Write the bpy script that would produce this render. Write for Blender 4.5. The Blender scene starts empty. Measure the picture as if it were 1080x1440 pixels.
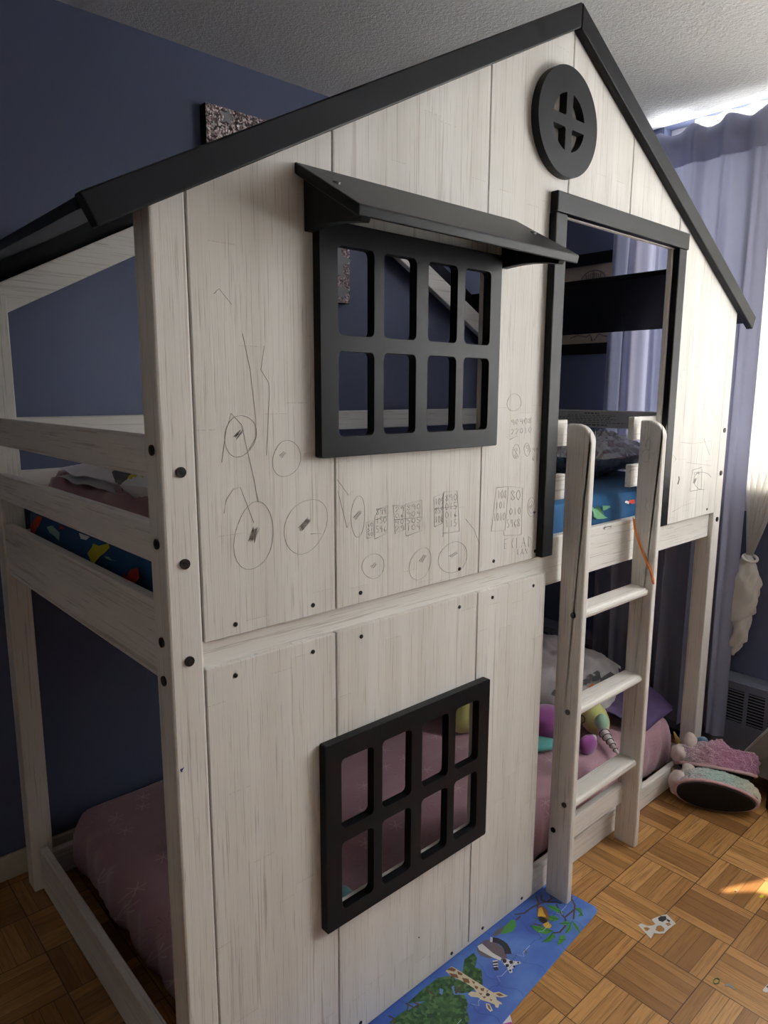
import bpy, bmesh, math, random
from mathutils import Vector, Matrix, noise
from mathutils.geometry import tessellate_polygon
random.seed(7)
S = bpy.context.scene
COL = S.collection
PI = math.pi

# ------------------------------------------------------------------ camera
CAM = Vector((-0.459265, -1.011828, 1.403099))
RT = Vector((0.741977, -0.670417, 0.003456))
UP = Vector((0.110947, 0.127870, 0.985566))
FW = Vector((0.661182, 0.730884, -0.169257))
FPX = 985.2235
cam_data = bpy.data.cameras.new('camera')
cam = bpy.data.objects.new('camera', cam_data)
COL.objects.link(cam)
cam_data.sensor_fit = 'VERTICAL'
cam_data.sensor_height = 36.0
cam_data.sensor_width = 27.0
cam_data.lens = FPX * 36.0 / 1440.0
cam_data.clip_start = 0.02
cam.matrix_world = Matrix(((RT.x, UP.x, -FW.x, CAM.x), (RT.y, UP.y, -FW.y, CAM.y), (RT.z, UP.z, -FW.z, CAM.z), (0, 0, 0, 1)))
S.camera = cam

# ------------------------------------------------------------------ world, light, exposure
X2, YB, ZC = 2.30, 1.085, 2.415          # window wall, back wall, ceiling
XL, YF = -1.70, -2.60                    # wall at the left, wall behind the camera
WY0, WY1, WZ0, WZ1 = -2.15, 0.43, 1.06, 2.4145   # window opening in the window wall
S.view_settings.view_transform = 'Standard'
S.view_settings.look = 'None'
S.view_settings.exposure = 0.0
S.view_settings.gamma = 1.0
S.view_settings.use_curve_mapping = False
w = bpy.data.worlds.new('daylight')
S.world = w
w.use_nodes = True
bg = w.node_tree.nodes['Background']
bg.inputs[0].default_value = (0.95, 0.97, 1.0, 1)
bg.inputs[1].default_value = 13.6
# portal in the window opening: guides the daylight sampling, gives no light of its own
pl = bpy.data.lights.new('window_portal', 'AREA')
pl.shape = 'RECTANGLE'
pl.size, pl.size_y = WY1 - WY0, WZ1 - WZ0
pl.cycles.is_portal = True
po = bpy.data.objects.new('window_portal', pl)
COL.objects.link(po)
po.location = (X2 + 0.13, (WY0 + WY1) / 2, (WZ0 + WZ1) / 2)
po.rotation_euler = (PI / 2, 0, PI / 2)
sun_l = bpy.data.lights.new('sun', 'SUN')
sun_l.energy = 16.0
sun_l.angle = math.radians(0.8)
sun_l.color = (1.0, 0.86, 0.66)
sun = bpy.data.objects.new('sun', sun_l)
COL.objects.link(sun)
sd = Vector((0.80, -0.52, 1.30))
sun.rotation_euler = sd.to_track_quat('Z', 'Y').to_euler()
S.cycles.max_bounces = 12
S.cycles.diffuse_bounces = 6
S.cycles.transparent_max_bounces = 16
S.cycles.sample_clamp_indirect = 6.0
S.cycles.caustics_reflective = False
S.cycles.caustics_refractive = False

# ------------------------------------------------------------------ pixel -> world point on a plane of the place
def ray(u, v):
    return FW + RT * ((u - 540) / FPX) - UP * ((v - 720) / FPX)
def onX(u, v, x):
    d = ray(u, v); return CAM + d * ((x - CAM.x) / d.x)
def onY(u, v, y):
    d = ray(u, v); return CAM + d * ((y - CAM.y) / d.y)
def onZ(u, v, z):
    d = ray(u, v); return CAM + d * ((z - CAM.z) / d.z)

# ------------------------------------------------------------------ mesh helpers
class MB:
    def __init__(s):
        s.v = []; s.f = []; s.m = []; s.s = []
    def add(s, vs, fs, m=0, smooth=False):
        o = len(s.v)
        s.v += [tuple(p) for p in vs]
        for f in fs:
            s.f.append([i + o for i in f]); s.m.append(m); s.s.append(smooth)
    def box(s, x0, x1, y0, y1, z0, z1, m=0):
        s.add([(x0, y0, z0), (x1, y0, z0), (x1, y1, z0), (x0, y1, z0), (x0, y0, z1), (x1, y0, z1), (x1, y1, z1), (x0, y1, z1)],
              [(0, 3, 2, 1), (4, 5, 6, 7), (0, 1, 5, 4), (1, 2, 6, 5), (2, 3, 7, 6), (3, 0, 4, 7)], m)
    def prism(s, poly, axis, a0, a1, m=0, holes=()):
        """poly: 2-D outline in the plane across `axis`, holes: more outlines"""
        def P(q, a):
            return {'x': (a, q[0], q[1]), 'y': (q[0], a, q[1]), 'z': (q[0], q[1], a)}[axis]
        loops = [list(poly)] + [list(h) for h in holes]
        def area(l): return sum(l[i][0] * l[(i + 1) % len(l)][1] - l[(i + 1) % len(l)][0] * l[i][1] for i in range(len(l)))
        for i, l in enumerate(loops):
            if (area(l) > 0) != (i == 0): l.reverse()
        flat = [q for l in loops for q in l]
        n = len(flat)
        vs = [P(q, a0) for q in flat] + [P(q, a1) for q in flat]
        if holes or n > 4:
            tris = tessellate_polygon([[Vector((q[0], q[1], 0)) for q in l] for l in loops])
        else:
            tris = [tuple(range(n))]
        caps = []
        for t in tris:
            t = list(t)
            pts = [flat[i] for i in t]
            if area(pts) < 0: t.reverse()
            caps.append(t)
        fs = []
        flip = axis == 'y'      # keeps the normals outward for the three axes
        for t in caps:
            lo = list(t) if flip else list(reversed(t))
            hi = [i + n for i in (reversed(t) if flip else t)]
            fs += [lo, hi]
        o = 0
        for l in loops:
            k = len(l)
            for i in range(k):
                j = (i + 1) % k
                q = [o + i, o + j, o + j + n, o + i + n]
                if flip: q.reverse()
                fs.append(q)
            o += k
        if a1 < a0: fs = [list(reversed(f)) for f in fs]
        s.add(vs, fs, m)
    def grid(s, nu, nv, fn, m=0, smooth=True, cu=False, cv=False):
        o = [fn(i / (nu if cu else nu - 1), j / (nv if cv else nv - 1)) for i in range(nu) for j in range(nv)]
        fs = []
        for i in range(nu if cu else nu - 1):
            for j in range(nv if cv else nv - 1):
                a, b = i, (i + 1) % nu
                c, d = j, (j + 1) % nv
                fs.append((a * nv + c, b * nv + c, b * nv + d, a * nv + d))
        s.add(o, fs, m, smooth)
    def tube(s, path, r, n=6, m=0, closed=False, taper=None, smooth=True):
        path = [Vector(p) for p in path]
        k = len(path); vs = []; fs = []
        for i, p in enumerate(path):
            if closed: t = path[(i + 1) % k] - path[i - 1]
            else: t = path[min(i + 1, k - 1)] - path[max(i - 1, 0)]
            if t.length < 1e-9: t = Vector((0, 0, 1))
            t.normalize()
            a = t.cross(Vector((0, 0, 1)) if abs(t.z) < .9 else Vector((1, 0, 0))).normalized()
            b = t.cross(a)
            rr = r * (taper(i / max(k - 1, 1)) if taper else 1)
            for j in range(n):
                th = 2 * PI * j / n
                vs.append(p + a * (rr * math.cos(th)) + b * (rr * math.sin(th)))
        for i in range(k if closed else k - 1):
            i2 = (i + 1) % k
            for j in range(n):
                j2 = (j + 1) % n
                fs.append((i * n + j, i * n + j2, i2 * n + j2, i2 * n + j))
        if not closed:
            fs.append(tuple(reversed(range(n)))); fs.append(tuple(range((k - 1) * n, k * n)))
        s.add(vs, [tuple(reversed(f)) for f in fs], m, smooth)
    def cyl(s, p0, p1, r, n=16, m=0, smooth=False):
        s.tube([p0, p1], r, n, m, smooth=smooth)
    def ell(s, c, rx, ry, rz, M=None, m=0, nu=24, nv=16, amp=0, fr=10, e=1.0):
        c = Vector(c); M = M or Matrix.Identity(3)
        def sg(a): return math.copysign(abs(a) ** e, a)
        def fn(u, v):
            a = 2 * PI * u; b = PI * (v - .5) * .9999
            p = Vector((rx * sg(math.cos(b)) * sg(math.cos(a)), ry * sg(math.cos(b)) * sg(math.sin(a)), rz * sg(math.sin(b))))
            if amp: p *= 1 + amp * noise.noise((p + c) * fr) / max(rx, ry, rz)
            return c + M @ p
        s.grid(nu, nv, fn, m, True, cu=True)
    def rbox(s, x0, x1, y0, y1, z0, z1, r, step=.03, disp=None, m=0):
        """box with round edges, fine grid, optional displacement disp(point, normal) -> point"""
        lo = Vector((x0 + r, y0 + r, z0 + r)); hi = Vector((x1 - r, y1 - r, z1 - r))
        def proj(p):
            q = Vector((min(max(p.x, lo.x), hi.x), min(max(p.y, lo.y), hi.y), min(max(p.z, lo.z), hi.z)))
            d = p - q
            n = d.normalized() if d.length > 1e-9 else Vector((0, 0, 1))
            o = q + n * r
            return disp(o, n) if disp else o
        nx = max(3, int((x1 - x0) / step)); ny = max(3, int((y1 - y0) / step)); nz = max(4, int((z1 - z0) / step))
        X = lambda t: x0 + (x1 - x0) * t
        Y = lambda t: y0 + (y1 - y0) * t
        Zf = lambda t: z0 + (z1 - z0) * t
        s.grid(nx, ny, lambda u, v: proj(Vector((X(u), Y(v), z1))), m)
        s.grid(nx, ny, lambda u, v: proj(Vector((X(1 - u), Y(v), z0))), m)
        s.grid(nx, nz, lambda u, v: proj(Vector((X(u), y0, Zf(v)))), m)
        s.grid(nx, nz, lambda u, v: proj(Vector((X(1 - u), y1, Zf(v)))), m)
        s.grid(ny, nz, lambda u, v: proj(Vector((x1, Y(u), Zf(v)))), m)
        s.grid(ny, nz, lambda u, v: proj(Vector((x0, Y(1 - u), Zf(v)))), m)
    def build(s, name, mats, parent=None, bevel=0, seg=2, weld=False, subsurf=0, solid=0):
        me = bpy.data.meshes.new(name)
        me.from_pydata(s.v, [], s.f)
        me.polygons.foreach_set('material_index', s.m)
        me.polygons.foreach_set('use_smooth', s.s)
        if not isinstance(mats, (list, tuple)): mats = [mats]
        for k in mats: me.materials.append(k)
        if weld:
            b = bmesh.new(); b.from_mesh(me)
            bmesh.ops.remove_doubles(b, verts=b.verts, dist=1e-5)
            bmesh.ops.recalc_face_normals(b, faces=b.faces)
            b.to_mesh(me); b.free()
        me.update()
        o = bpy.data.objects.new(name, me)
        COL.objects.link(o)
        if solid:
            d = o.modifiers.new('solid', 'SOLIDIFY'); d.thickness = solid; d.offset = 0
        if bevel:
            d = o.modifiers.new('bevel', 'BEVEL'); d.width = bevel; d.segments = seg
            d.limit_method = 'ANGLE'; d.angle_limit = math.radians(40)
        if subsurf:
            d = o.modifiers.new('sub', 'SUBSURF'); d.levels = d.render_levels = subsurf
        if parent: put(o, parent)
        return o
def put(o, parent):
    o.parent = parent
    M = Matrix.Identity(4); q = parent
    L = Vector((0, 0, 0))
    if parent.type == 'EMPTY': L = parent.location
    o.matrix_parent_inverse = Matrix.Translation(-L)
def tag(o, label, cat, group=None, kind=None):
    o['label'] = label; o['category'] = cat
    if group: o['group'] = group
    if kind: o['kind'] = kind
    return o
def thing(name, loc, label, cat, group=None):
    o = bpy.data.objects.new(name, None); COL.objects.link(o)
    o.location = loc; o.empty_display_size = .1
    return tag(o, label, cat, group)
def struct(o):
    o['kind'] = 'structure'; return o
def rrect(x0, x1, z0, z1, r, k=4):
    P = []
    for cx, cz, a in ((x1 - r, z1 - r, 0), (x0 + r, z1 - r, 90), (x0 + r, z0 + r, 180), (x1 - r, z0 + r, 270)):
        for i in range(k + 1):
            t = math.radians(a + 90 * i / k)
            P.append((cx + r * math.cos(t), cz + r * math.sin(t)))
    return P

# ------------------------------------------------------------------ materials
def mat(name, col, rough=.6, spec=.35, metal=0, sheen=0):
    m = bpy.data.materials.new(name); m.use_nodes = True
    b = m.node_tree.nodes['Principled BSDF']
    b.inputs['Base Color'].default_value = (*col, 1)
    b.inputs['Roughness'].default_value = rough
    b.inputs['Specular IOR Level'].default_value = spec
    b.inputs['Metallic'].default_value = metal
    if sheen:
        b.inputs['Sheen Weight'].default_value = sheen
        b.inputs['Sheen Roughness'].default_value = .5
    return m
class NT:
    def __init__(s, m):
        s.t = m.node_tree; s.n = s.t.nodes; s.b = s.n['Principled BSDF']
    def node(s, t, **k):
        o = s.n.new(t)
        for a, v in k.items(): setattr(o, a, v)
        return o
    def link(s, a, b): s.t.links.new(a, b)
    def val(s, sock, v):
        if hasattr(v, 'is_output'): s.link(v, sock)
        elif v is not None: sock.default_value = v
    def coord(s, scale=(1, 1, 1), loc=(0, 0, 0), out='Object'):
        c = s.node('ShaderNodeTexCoord'); mp = s.node('ShaderNodeMapping')
        mp.inputs['Scale'].default_value = scale; mp.inputs['Location'].default_value = loc
        s.link(c.outputs[out], mp.inputs['Vector']); return mp.outputs[0]
    def noise(s, vec, scale=1, detail=4, rough=.55, dist=0):
        o = s.node('ShaderNodeTexNoise'); s.link(vec, o.inputs['Vector'])
        o.inputs['Scale'].default_value = scale; o.inputs['Detail'].default_value = detail
        o.inputs['Roughness'].default_value = rough; o.inputs['Distortion'].default_value = dist
        return o.outputs['Fac']
    def ramp(s, fac, stops, interp='LINEAR'):
        o = s.node('ShaderNodeValToRGB'); s.link(fac, o.inputs[0]); cr = o.color_ramp; cr.interpolation = interp
        while len(cr.elements) < len(stops): cr.elements.new(.5)
        for e, (p, c) in zip(cr.elements, stops):
            e.position = p; e.color = (*c, 1) if len(c) == 3 else c
        return o.outputs[0]
    def mix(s, fac, a, b, mode='MIX'):
        o = s.node('ShaderNodeMix', data_type='RGBA', blend_type=mode)
        s.val(o.inputs[0], fac)
        for sock, v in ((o.inputs[6], a), (o.inputs[7], b)):
            s.val(sock, (*v, 1) if isinstance(v, tuple) and len(v) == 3 else v)
        return o.outputs[2]
    def math(s, op, a, b=None, c=None):
        o = s.node('ShaderNodeMath', operation=op)
        for i, v in enumerate((a, b, c)):
            if v is not None: s.val(o.inputs[i], v)
        return o.outputs[0]
    def bump(s, h, strength=.2, dist=.01):
        o = s.node('ShaderNodeBump'); s.link(h, o.inputs['Height'])
        o.inputs['Strength'].default_value = strength; o.inputs['Distance'].default_value = dist
        s.link(o.outputs[0], s.b.inputs['Normal'])
    def base(s, c): s.link(c, s.b.inputs['Base Color'])

def wood(name, axis, strips=False):
    """whitewashed pine, grain along axis"""
    m = mat(name, (.7, .68, .63), .55, .3); t = NT(m)
    ix = 'xyz'.index(axis)
    def sc(a, l): v = [a, a, a]; v[ix] = l; return tuple(v)
    fine = t.noise(t.coord(sc(300, 5.5)), 1, 3, .65, .3)
    mid = t.noise(t.coord(sc(95, 1.5), (3, 7, 2)), 1, 4, .6, .5)
    wide = t.noise(t.coord(sc(13, .35), (1, 2, 9)), 1, 2, .5)
    lines = t.ramp(mid, [(0, (1, 1, 1)), (.36, (1, 1, 1)), (.40, (0, 0, 0)), (1, (0, 0, 0))])
    fl = t.ramp(fine, [(0, (1, 1, 1)), (.35, (.95, .95, .95)), (.42, (0, 0, 0)), (1, (0, 0, 0))])
    tone = t.ramp(wide, [(.28, (.675, .65, .61)), (.45, (.73, .71, .672)), (.6, (.765, .75, .717)), (.72, (.80, .79, .76))])
    patch = t.noise(t.coord((5, 5, 5)), 1, 2)
    c = t.mix(t.math('MULTIPLY', fl, .55), tone, (.36, .33, .30))
    c = t.mix(t.math('MULTIPLY', lines, t.math('MULTIPLY', patch, .75)), c, (.33, .27, .22))
    if strips:      # glued-up staves with staggered finger joints
        co = t.node('ShaderNodeTexCoord'); sp = t.node('ShaderNodeSeparateXYZ'); t.link(co.outputs['Object'], sp.inputs[0])
        si = t.math('FLOOR', t.math('DIVIDE', sp.outputs[0], .0462))
        w1 = t.node('ShaderNodeTexWhiteNoise', noise_dimensions='1D'); t.link(si, w1.inputs['W'])
        zz = t.math('ADD', t.math('DIVIDE', sp.outputs[2], .46), t.math('MULTIPLY', w1.outputs['Value'], 7.3))
        cv = t.node('ShaderNodeCombineXYZ'); t.link(si, cv.inputs[0]); t.link(t.math('FLOOR', zz), cv.inputs[1])
        w2 = t.node('ShaderNodeTexWhiteNoise', noise_dimensions='2D'); t.link(cv.outputs[0], w2.inputs['Vector'])
        c = t.mix(1, c, t.ramp(w2.outputs['Value'], [(0, (.945, .94, .925)), (.5, (.98, .98, .975)), (1, (1, 1, 1))]), 'MULTIPLY')
        fz = t.math('FRACT', zz)
        j = t.math('MULTIPLY', t.math('LESS_THAN', fz, .0028), t.math('GREATER_THAN', t.noise(t.coord((260, 1, 8)), 1, 2), .47))
        c = t.mix(t.math('MULTIPLY', j, .45), c, (.40, .34, .28))
    t.base(c)
    t.bump(t.math('ADD', t.math('MULTIPLY', fine, .6), mid), .14, .004)
    return m
WP = wood('whitewashed_planks', 'z', True)
WX, WYm, WZ = wood('whitewashed_wood_x', 'x'), wood('whitewashed_wood_y', 'y'), wood('whitewashed_wood_z', 'z')
def rubbed(name, col, rough):
    m = mat(name, col, rough, .15); t = NT(m)
    n = t.noise(t.coord((9, 9, 9)), 1, 4)
    t.base(t.mix(n, tuple(c * .82 for c in col), tuple(c * 1.15 for c in col)))
    t.bump(t.noise(t.coord((160, 160, 160)), 1, 2), .05, .002)
    return m
BLACK = rubbed('black_painted_wood', (.0072, .0082, .0115), .38)
PLASTIC = mat('black_plastic_cap', (.010, .010, .011), .3, .5)
EDGE = mat('raw_plank_edge', (.50, .45, .37), .7, .2)
def wall_mat(name, col):
    m = mat(name, col, .55, .3); t = NT(m)
    n = t.noise(t.coord((2, 2, 2)), 1, 3)
    t.base(t.mix(n, tuple(c * .93 for c in col), tuple(c * 1.06 for c in col)))
    t.bump(t.noise(t.coord((90, 90, 90)), 1, 3), .04, .003)
    return m
NAVY = wall_mat('blue_wall_paint', (.105, .122, .205))
PALE = wall_mat('pale_wall_paint', (.36, .36, .36))
def ceiling_mat():
    m = mat('textured_ceiling', (.74, .74, .73), .9, .1); t = NT(m)
    n = t.noise(t.coord((95, 95, 95)), 1, 4, .6)
    t.base(t.mix(n, (.68, .68, .67), (.80, .80, .79)))
    t.bump(n, .55, .012)
    return m
CEIL = ceiling_mat()
TRIMM = mat('cream_trim_paint', (.55, .52, .42), .5)
def floor_mat():
    m = mat('parquet', (.3, .16, .06), .32, .45); t = NT(m)
    T = .1645
    c = t.node('ShaderNodeTexCoord'); sp = t.node('ShaderNodeSeparateXYZ'); t.link(c.outputs['Object'], sp.inputs[0])
    x = t.math('DIVIDE', t.math('SUBTRACT', sp.outputs[0], 1.436 - 40 * T), T)
    y = t.math('DIVIDE', t.math('SUBTRACT', sp.outputs[1], -.269 - 40 * T), T)
    ix, iy = t.math('FLOOR', x), t.math('FLOOR', y)
    fx, fy = t.math('FRACT', x), t.math('FRACT', y)
    par = t.math('MODULO', t.math('ADD', ix, iy), 2)        # 0: strips along y, 1: strips along x
    def sel(a, b): # par=0 -> a
        return t.math('ADD', t.math('MULTIPLY', t.math('SUBTRACT', 1, par), a), t.math('MULTIPLY', par, b))
    across = sel(fx, fy)
    st = t.math('MULTIPLY', across, 5); si = t.math('FLOOR', st); sf = t.math('FRACT', st)
    cv = t.node('ShaderNodeCombineXYZ'); t.link(ix, cv.inputs[0]); t.link(iy, cv.inputs[1]); t.link(si, cv.inputs[2])
    wn = t.node('ShaderNodeTexWhiteNoise', noise_dimensions='3D'); t.link(cv.outputs[0], wn.inputs['Vector'])
    cv2 = t.node('ShaderNodeCombineXYZ'); t.link(ix, cv2.inputs[0]); t.link(iy, cv2.inputs[1])
    wt = t.node('ShaderNodeTexWhiteNoise', noise_dimensions='2D'); t.link(cv2.outputs[0], wt.inputs['Vector'])
    rnd = t.math('ADD', t.math('MULTIPLY', wn.outputs['Value'], .62), t.math('MULTIPLY', wt.outputs['Value'], .38))
    # grain: stretched along the strip
    u = sel(sp.outputs[0], sp.outputs[1]); v = sel(sp.outputs[1], sp.outputs[0])
    g = t.node('ShaderNodeCombineXYZ')
    t.link(t.math('MULTIPLY', u, 190), g.inputs[0]); t.link(t.math('MULTIPLY', v, 9), g.inputs[1]); t.link(t.math('MULTIPLY', rnd, 50), g.inputs[2])
    gr = t.noise(g.outputs[0], 1, 3, .6, .7)
    col = t.ramp(rnd, [(.1, (.23, .105, .034)), (.45, (.37, .185, .062)), (.75, (.47, .245, .085)), (1, (.55, .30, .115))])
    col = t.mix(t.ramp(gr, [(.30, (.65, .65, .65)), (.55, (0, 0, 0))]), col, (.15, .065, .02))
    def edge(f, wdt): return t.math('LESS_THAN', t.math('MINIMUM', f, t.math('SUBTRACT', 1, f)), wdt)
    gap = t.math('MAXIMUM', t.math('MAXIMUM', edge(fx, .007), edge(fy, .007)), t.math('MULTIPLY', edge(sf, .022), .75))
    col = t.mix(gap, col, (.06, .028, .012))
    t.base(col)
    dust = t.noise(t.coord((7, 7, 7)), 1, 4)
    t.link(t.math('ADD', .22, t.math('MULTIPLY', dust, .25)), t.b.inputs['Roughness'])
    t.bump(t.math('SUBTRACT', t.math('MULTIPLY', gr, .3), gap), .15, .002)
    return m
FLOOR = floor_mat()
def cloth(name, col, rough=.85, sheen=.2, wv=700, var=.12, translucent=0, transp=0):
    m = mat(name, col, rough, .15, sheen=sheen); t = NT(m)
    n = t.noise(t.coord((25, 25, 25)), 1, 3)
    t.base(t.mix(n, tuple(c * (1 - var) for c in col), tuple(min(1, c * (1 + var)) for c in col)))
    t.bump(t.noise(t.coord((wv, wv, wv)), 1, 2), .12, .001)
    if translucent or transp:
        out = t.n['Material Output']; sh = t.b.outputs[0]
        if translucent:
            tr = t.node('ShaderNodeBsdfTranslucent'); tr.inputs[0].default_value = (*col, 1)
            mx = t.node('ShaderNodeMixShader'); mx.inputs[0].default_value = translucent
            t.link(sh, mx.inputs[1]); t.link(tr.outputs[0], mx.inputs[2]); sh = mx.outputs[0]
        if transp:
            tp = t.node('ShaderNodeBsdfTransparent')
            mx = t.node('ShaderNodeMixShader'); mx.inputs[0].default_value = transp
            t.link(sh, mx.inputs[1]); t.link(tp.outputs[0], mx.inputs[2]); sh = mx.outputs[0]
        t.link(sh, out.inputs['Surface'])
    return m
def snowflake_sheet():
    m = mat('pink_snowflake_sheet', (.42, .25, .30), .75, .2, sheen=.3); t = NT(m)
    c = t.coord((11, 11, 11))
    sp0 = t.node('ShaderNodeSeparateXYZ'); t.link(c, sp0.inputs[0])
    cz = t.node('ShaderNodeCombineXYZ'); t.link(sp0.outputs[0], cz.inputs[0])
    t.link(t.math('ADD', sp0.outputs[1], t.math('MULTIPLY', sp0.outputs[2], 1.0)), cz.inputs[1])
    vo = t.node('ShaderNodeTexVoronoi', voronoi_dimensions='2D'); t.link(cz.outputs[0], vo.inputs['Vector']); vo.inputs['Scale'].default_value = 1
    vo.inputs['Randomness'].default_value = .75
    sub = t.node('ShaderNodeVectorMath', operation='SUBTRACT'); t.link(cz.outputs[0], sub.inputs[0]); t.link(vo.outputs['Position'], sub.inputs[1])
    sp = t.node('ShaderNodeSeparateXYZ'); t.link(sub.outputs[0], sp.inputs[0])
    ang = t.math('ARCTAN2', sp.outputs[1], sp.outputs[0])
    sc = t.node('ShaderNodeSeparateColor'); t.link(vo.outputs['Color'], sc.inputs[0])
    kind = t.math('GREATER_THAN', sc.outputs[0], .5)
    d = vo.outputs['Distance']
    rays6 = t.math('GREATER_THAN', t.math('COSINE', t.math('MULTIPLY', ang, 6)), t.math('SUBTRACT', 1.0, t.math('DIVIDE', .0035, t.math('MULTIPLY', d, d))))
    rays = t.math('GREATER_THAN', t.math('COSINE', t.math('MULTIPLY', ang, 22)), .72)
    s6 = t.math('MULTIPLY', rays6, t.math('LESS_THAN', d, .25))
    s22 = t.math('MULTIPLY', rays, t.math('LESS_THAN', d, t.math('ADD', .34, t.math('MULTIPLY', t.math('COSINE', t.math('MULTIPLY', ang, 11)), .08))))
    n = t.noise(t.coord((6, 6, 6)), 1, 3)
    col = t.mix(n, (.36, .205, .255), (.46, .28, .335))
    col = t.mix(t.math('MULTIPLY', t.math('MULTIPLY', s6, t.math('SUBTRACT', 1, kind)), .55), col, (.66, .50, .56))
    col = t.mix(t.math('MULTIPLY', t.math('MULTIPLY', s22, kind), .55), col, (.24, .115, .20))
    t.base(col)
    t.bump(t.noise(t.coord((400, 400, 400)), 1, 2), .1, .001)
    return m
PINK = snowflake_sheet()
BLUE = cloth('blue_printed_sheet', (.012, .085, .21), .7, .1)
P_RED = cloth('print_red', (.50, .05, .03), .7, .1)
P_YEL = cloth('print_yellow', (.62, .52, .03), .7, .1)
P_GRN = cloth('print_green', (.16, .40, .22), .7, .1)
P_ORG = cloth('print_orange', (.60, .16, .05), .7, .1)
P_WHT = cloth('print_white', (.70, .72, .74), .7, .1)
P_MINT = cloth('print_mint', (.30, .50, .45), .7, .1)
P_DRK = cloth('print_outline', (.01, .03, .05), .7, .1)
ROSE = cloth('rose_blanket', (.34, .17, .20), .9, .5, 160)
LILAC = cloth('pale_lilac_fleece', (.62, .56, .64), .95, .6, 120)
GREYC = cloth('dark_grey_cloth', (.10, .10, .11), .9, .2)
LGREY = cloth('light_grey_cloth', (.55, .55, .56), .9, .2)
YGREEN = cloth('yellow_green_plush', (.55, .56, .20), .95, .6, 220)
MINTP = cloth('mint_plush', (.32, .55, .40), .95, .6, 220)
MAGENTA = cloth('magenta_plush', (.28, .07, .28), .95, .6, 220)
TEAL = cloth('teal_plush', (.10, .36, .34), .95, .5, 220)
PURPLE = cloth('purple_cloth', (.10, .065, .165), .85, .2)
WHITEC = cloth('white_pillow_cloth', (.44, .42, .43), .85, .2)
HORN = cloth('silver_horn_cloth', (.62, .57, .58), .6, .2)
INK = mat('pencil_line', (.25, .24, .235), .8, .1)
INKL = mat('faint_pencil_line', (.42, .40, .37), .8, .1)
INKB = mat('blue_ink', (.03, .05, .25), .6, .2)
CURT = cloth('grey_curtain_cloth', (.30, .31, .42), .8, .15, 300, .05, translucent=.20)
SHEER = cloth('white_sheer_cloth', (.80, .79, .76), .85, .1, 500, .03, translucent=.44)
SHEERT = cloth('white_bunched_cloth', (.78, .76, .71), .85, .1, 500, .04, translucent=.25)
METAL = mat('grey_heater_enamel', (.17, .18, .24), .4, .4)
GRILL = mat('heater_dark_slot', (.008, .008, .010), .8, .1)
FELT = cloth('grey_felt', (.22, .22, .21), .95, .3, 260, .18)
BLKC = mat('black_matte', (.012, .012, .013), .7, .2)
SCREW = mat('steel_screw', (.12, .12, .125), .5, .4, .6)

# ------------------------------------------------------------------ room
m = MB(); m.box(XL - .1, X2 + .1, YF - .1, YB + .1, -.1, 0); struct(m.build('floor', FLOOR))
m = MB(); m.box(XL - .1, X2 + .12, YF - .1, YB + .1, ZC, ZC + .1); struct(m.build('ceiling', CEIL))
m = MB(); m.box(XL - .1, X2 + .12, YB, YB + .1, 0, ZC); struct(m.build('wall_back', NAVY))
m = MB(); m.box(XL - .1, XL, YF, YB, 0, ZC); struct(m.build('wall_left', PALE))
m = MB(); m.box(XL - .1, X2 + .12, YF - .1, YF, 0, ZC); struct(m.build('wall_front', PALE))
m = MB()
m.prism([(YF, 0), (YB, 0), (YB, ZC), (YF, ZC)], 'x', X2, X2 + .12, 0, holes=[[(WY0, WZ0), (WY1, WZ0), (WY1, WZ1), (WY0, WZ1)]])
struct(m.build('wall_right', NAVY))
m = MB(); m.box(XL, X2, YB - .014, YB, 0, .075); struct(m.build('baseboard_back', TRIMM, bevel=.004))
m = MB(); m.box(XL, XL + .014, YF, YB - .014, 0, .075); struct(m.build('baseboard_left', TRIMM, bevel=.004))
WFR = mat('white_window_frame', (.75, .75, .74), .4)
GLASS = bpy.data.materials.new('window_glass'); GLASS.use_nodes = True
t = NT(GLASS); tp = t.node('ShaderNodeBsdfTransparent'); gl = t.node('ShaderNodeBsdfGlossy'); gl.inputs['Roughness'].default_value = .02
lw = t.node('ShaderNodeMixShader'); lw.inputs[0].default_value = .06
t.link(tp.outputs[0], lw.inputs[1]); t.link(gl.outputs[0], lw.inputs[2]); t.link(lw.outputs[0], t.n['Material Output'].inputs['Surface'])
win = bpy.data.objects.new('window_1', None); COL.objects.link(win); win.location = (X2 + .08, (WY0 + WY1) / 2, WZ0); struct(win)
m = MB()
wm = (WY0 + WY1) / 2
m.prism([(WY0, WZ0), (WY1, WZ0), (WY1, WZ1), (WY0, WZ1)], 'x', X2 + .06, X2 + .10, 0,
        holes=[rrect(WY0 + .05, wm - .025, WZ0 + .05, WZ1 - .05, .002, 1), rrect(wm + .025, WY1 - .05, WZ0 + .05, WZ1 - .05, .002, 1)])
m.build('window_frame', WFR, win)
m = MB(); m.box(X2 + .078, X2 + .082, WY0 + .05, wm - .025, WZ0 + .05, WZ1 - .05); m.box(X2 + .078, X2 + .082, wm + .025, WY1 - .05, WZ0 + .05, WZ1 - .05)
m.build('window_glass', GLASS, win)
m = MB(); m.box(X2 - .03, X2 + .06, WY0 - .03, WY1 + .015, WZ0 - .025, WZ0); struct(m.build('window_sill', WFR, bevel=.004))

# ------------------------------------------------------------------ the house bed
L, D, PW = 2.06, 1.022, .0575
bed = thing('house_bunk_bed', (0, 0, 0), 'whitewashed wooden house bunk bed with black trim and window frames, pencil scribbles on its planks', 'bunk bed')
def roof(x): return 2.262 - .531 * abs(x - 1.03)
TH = .014
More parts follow.
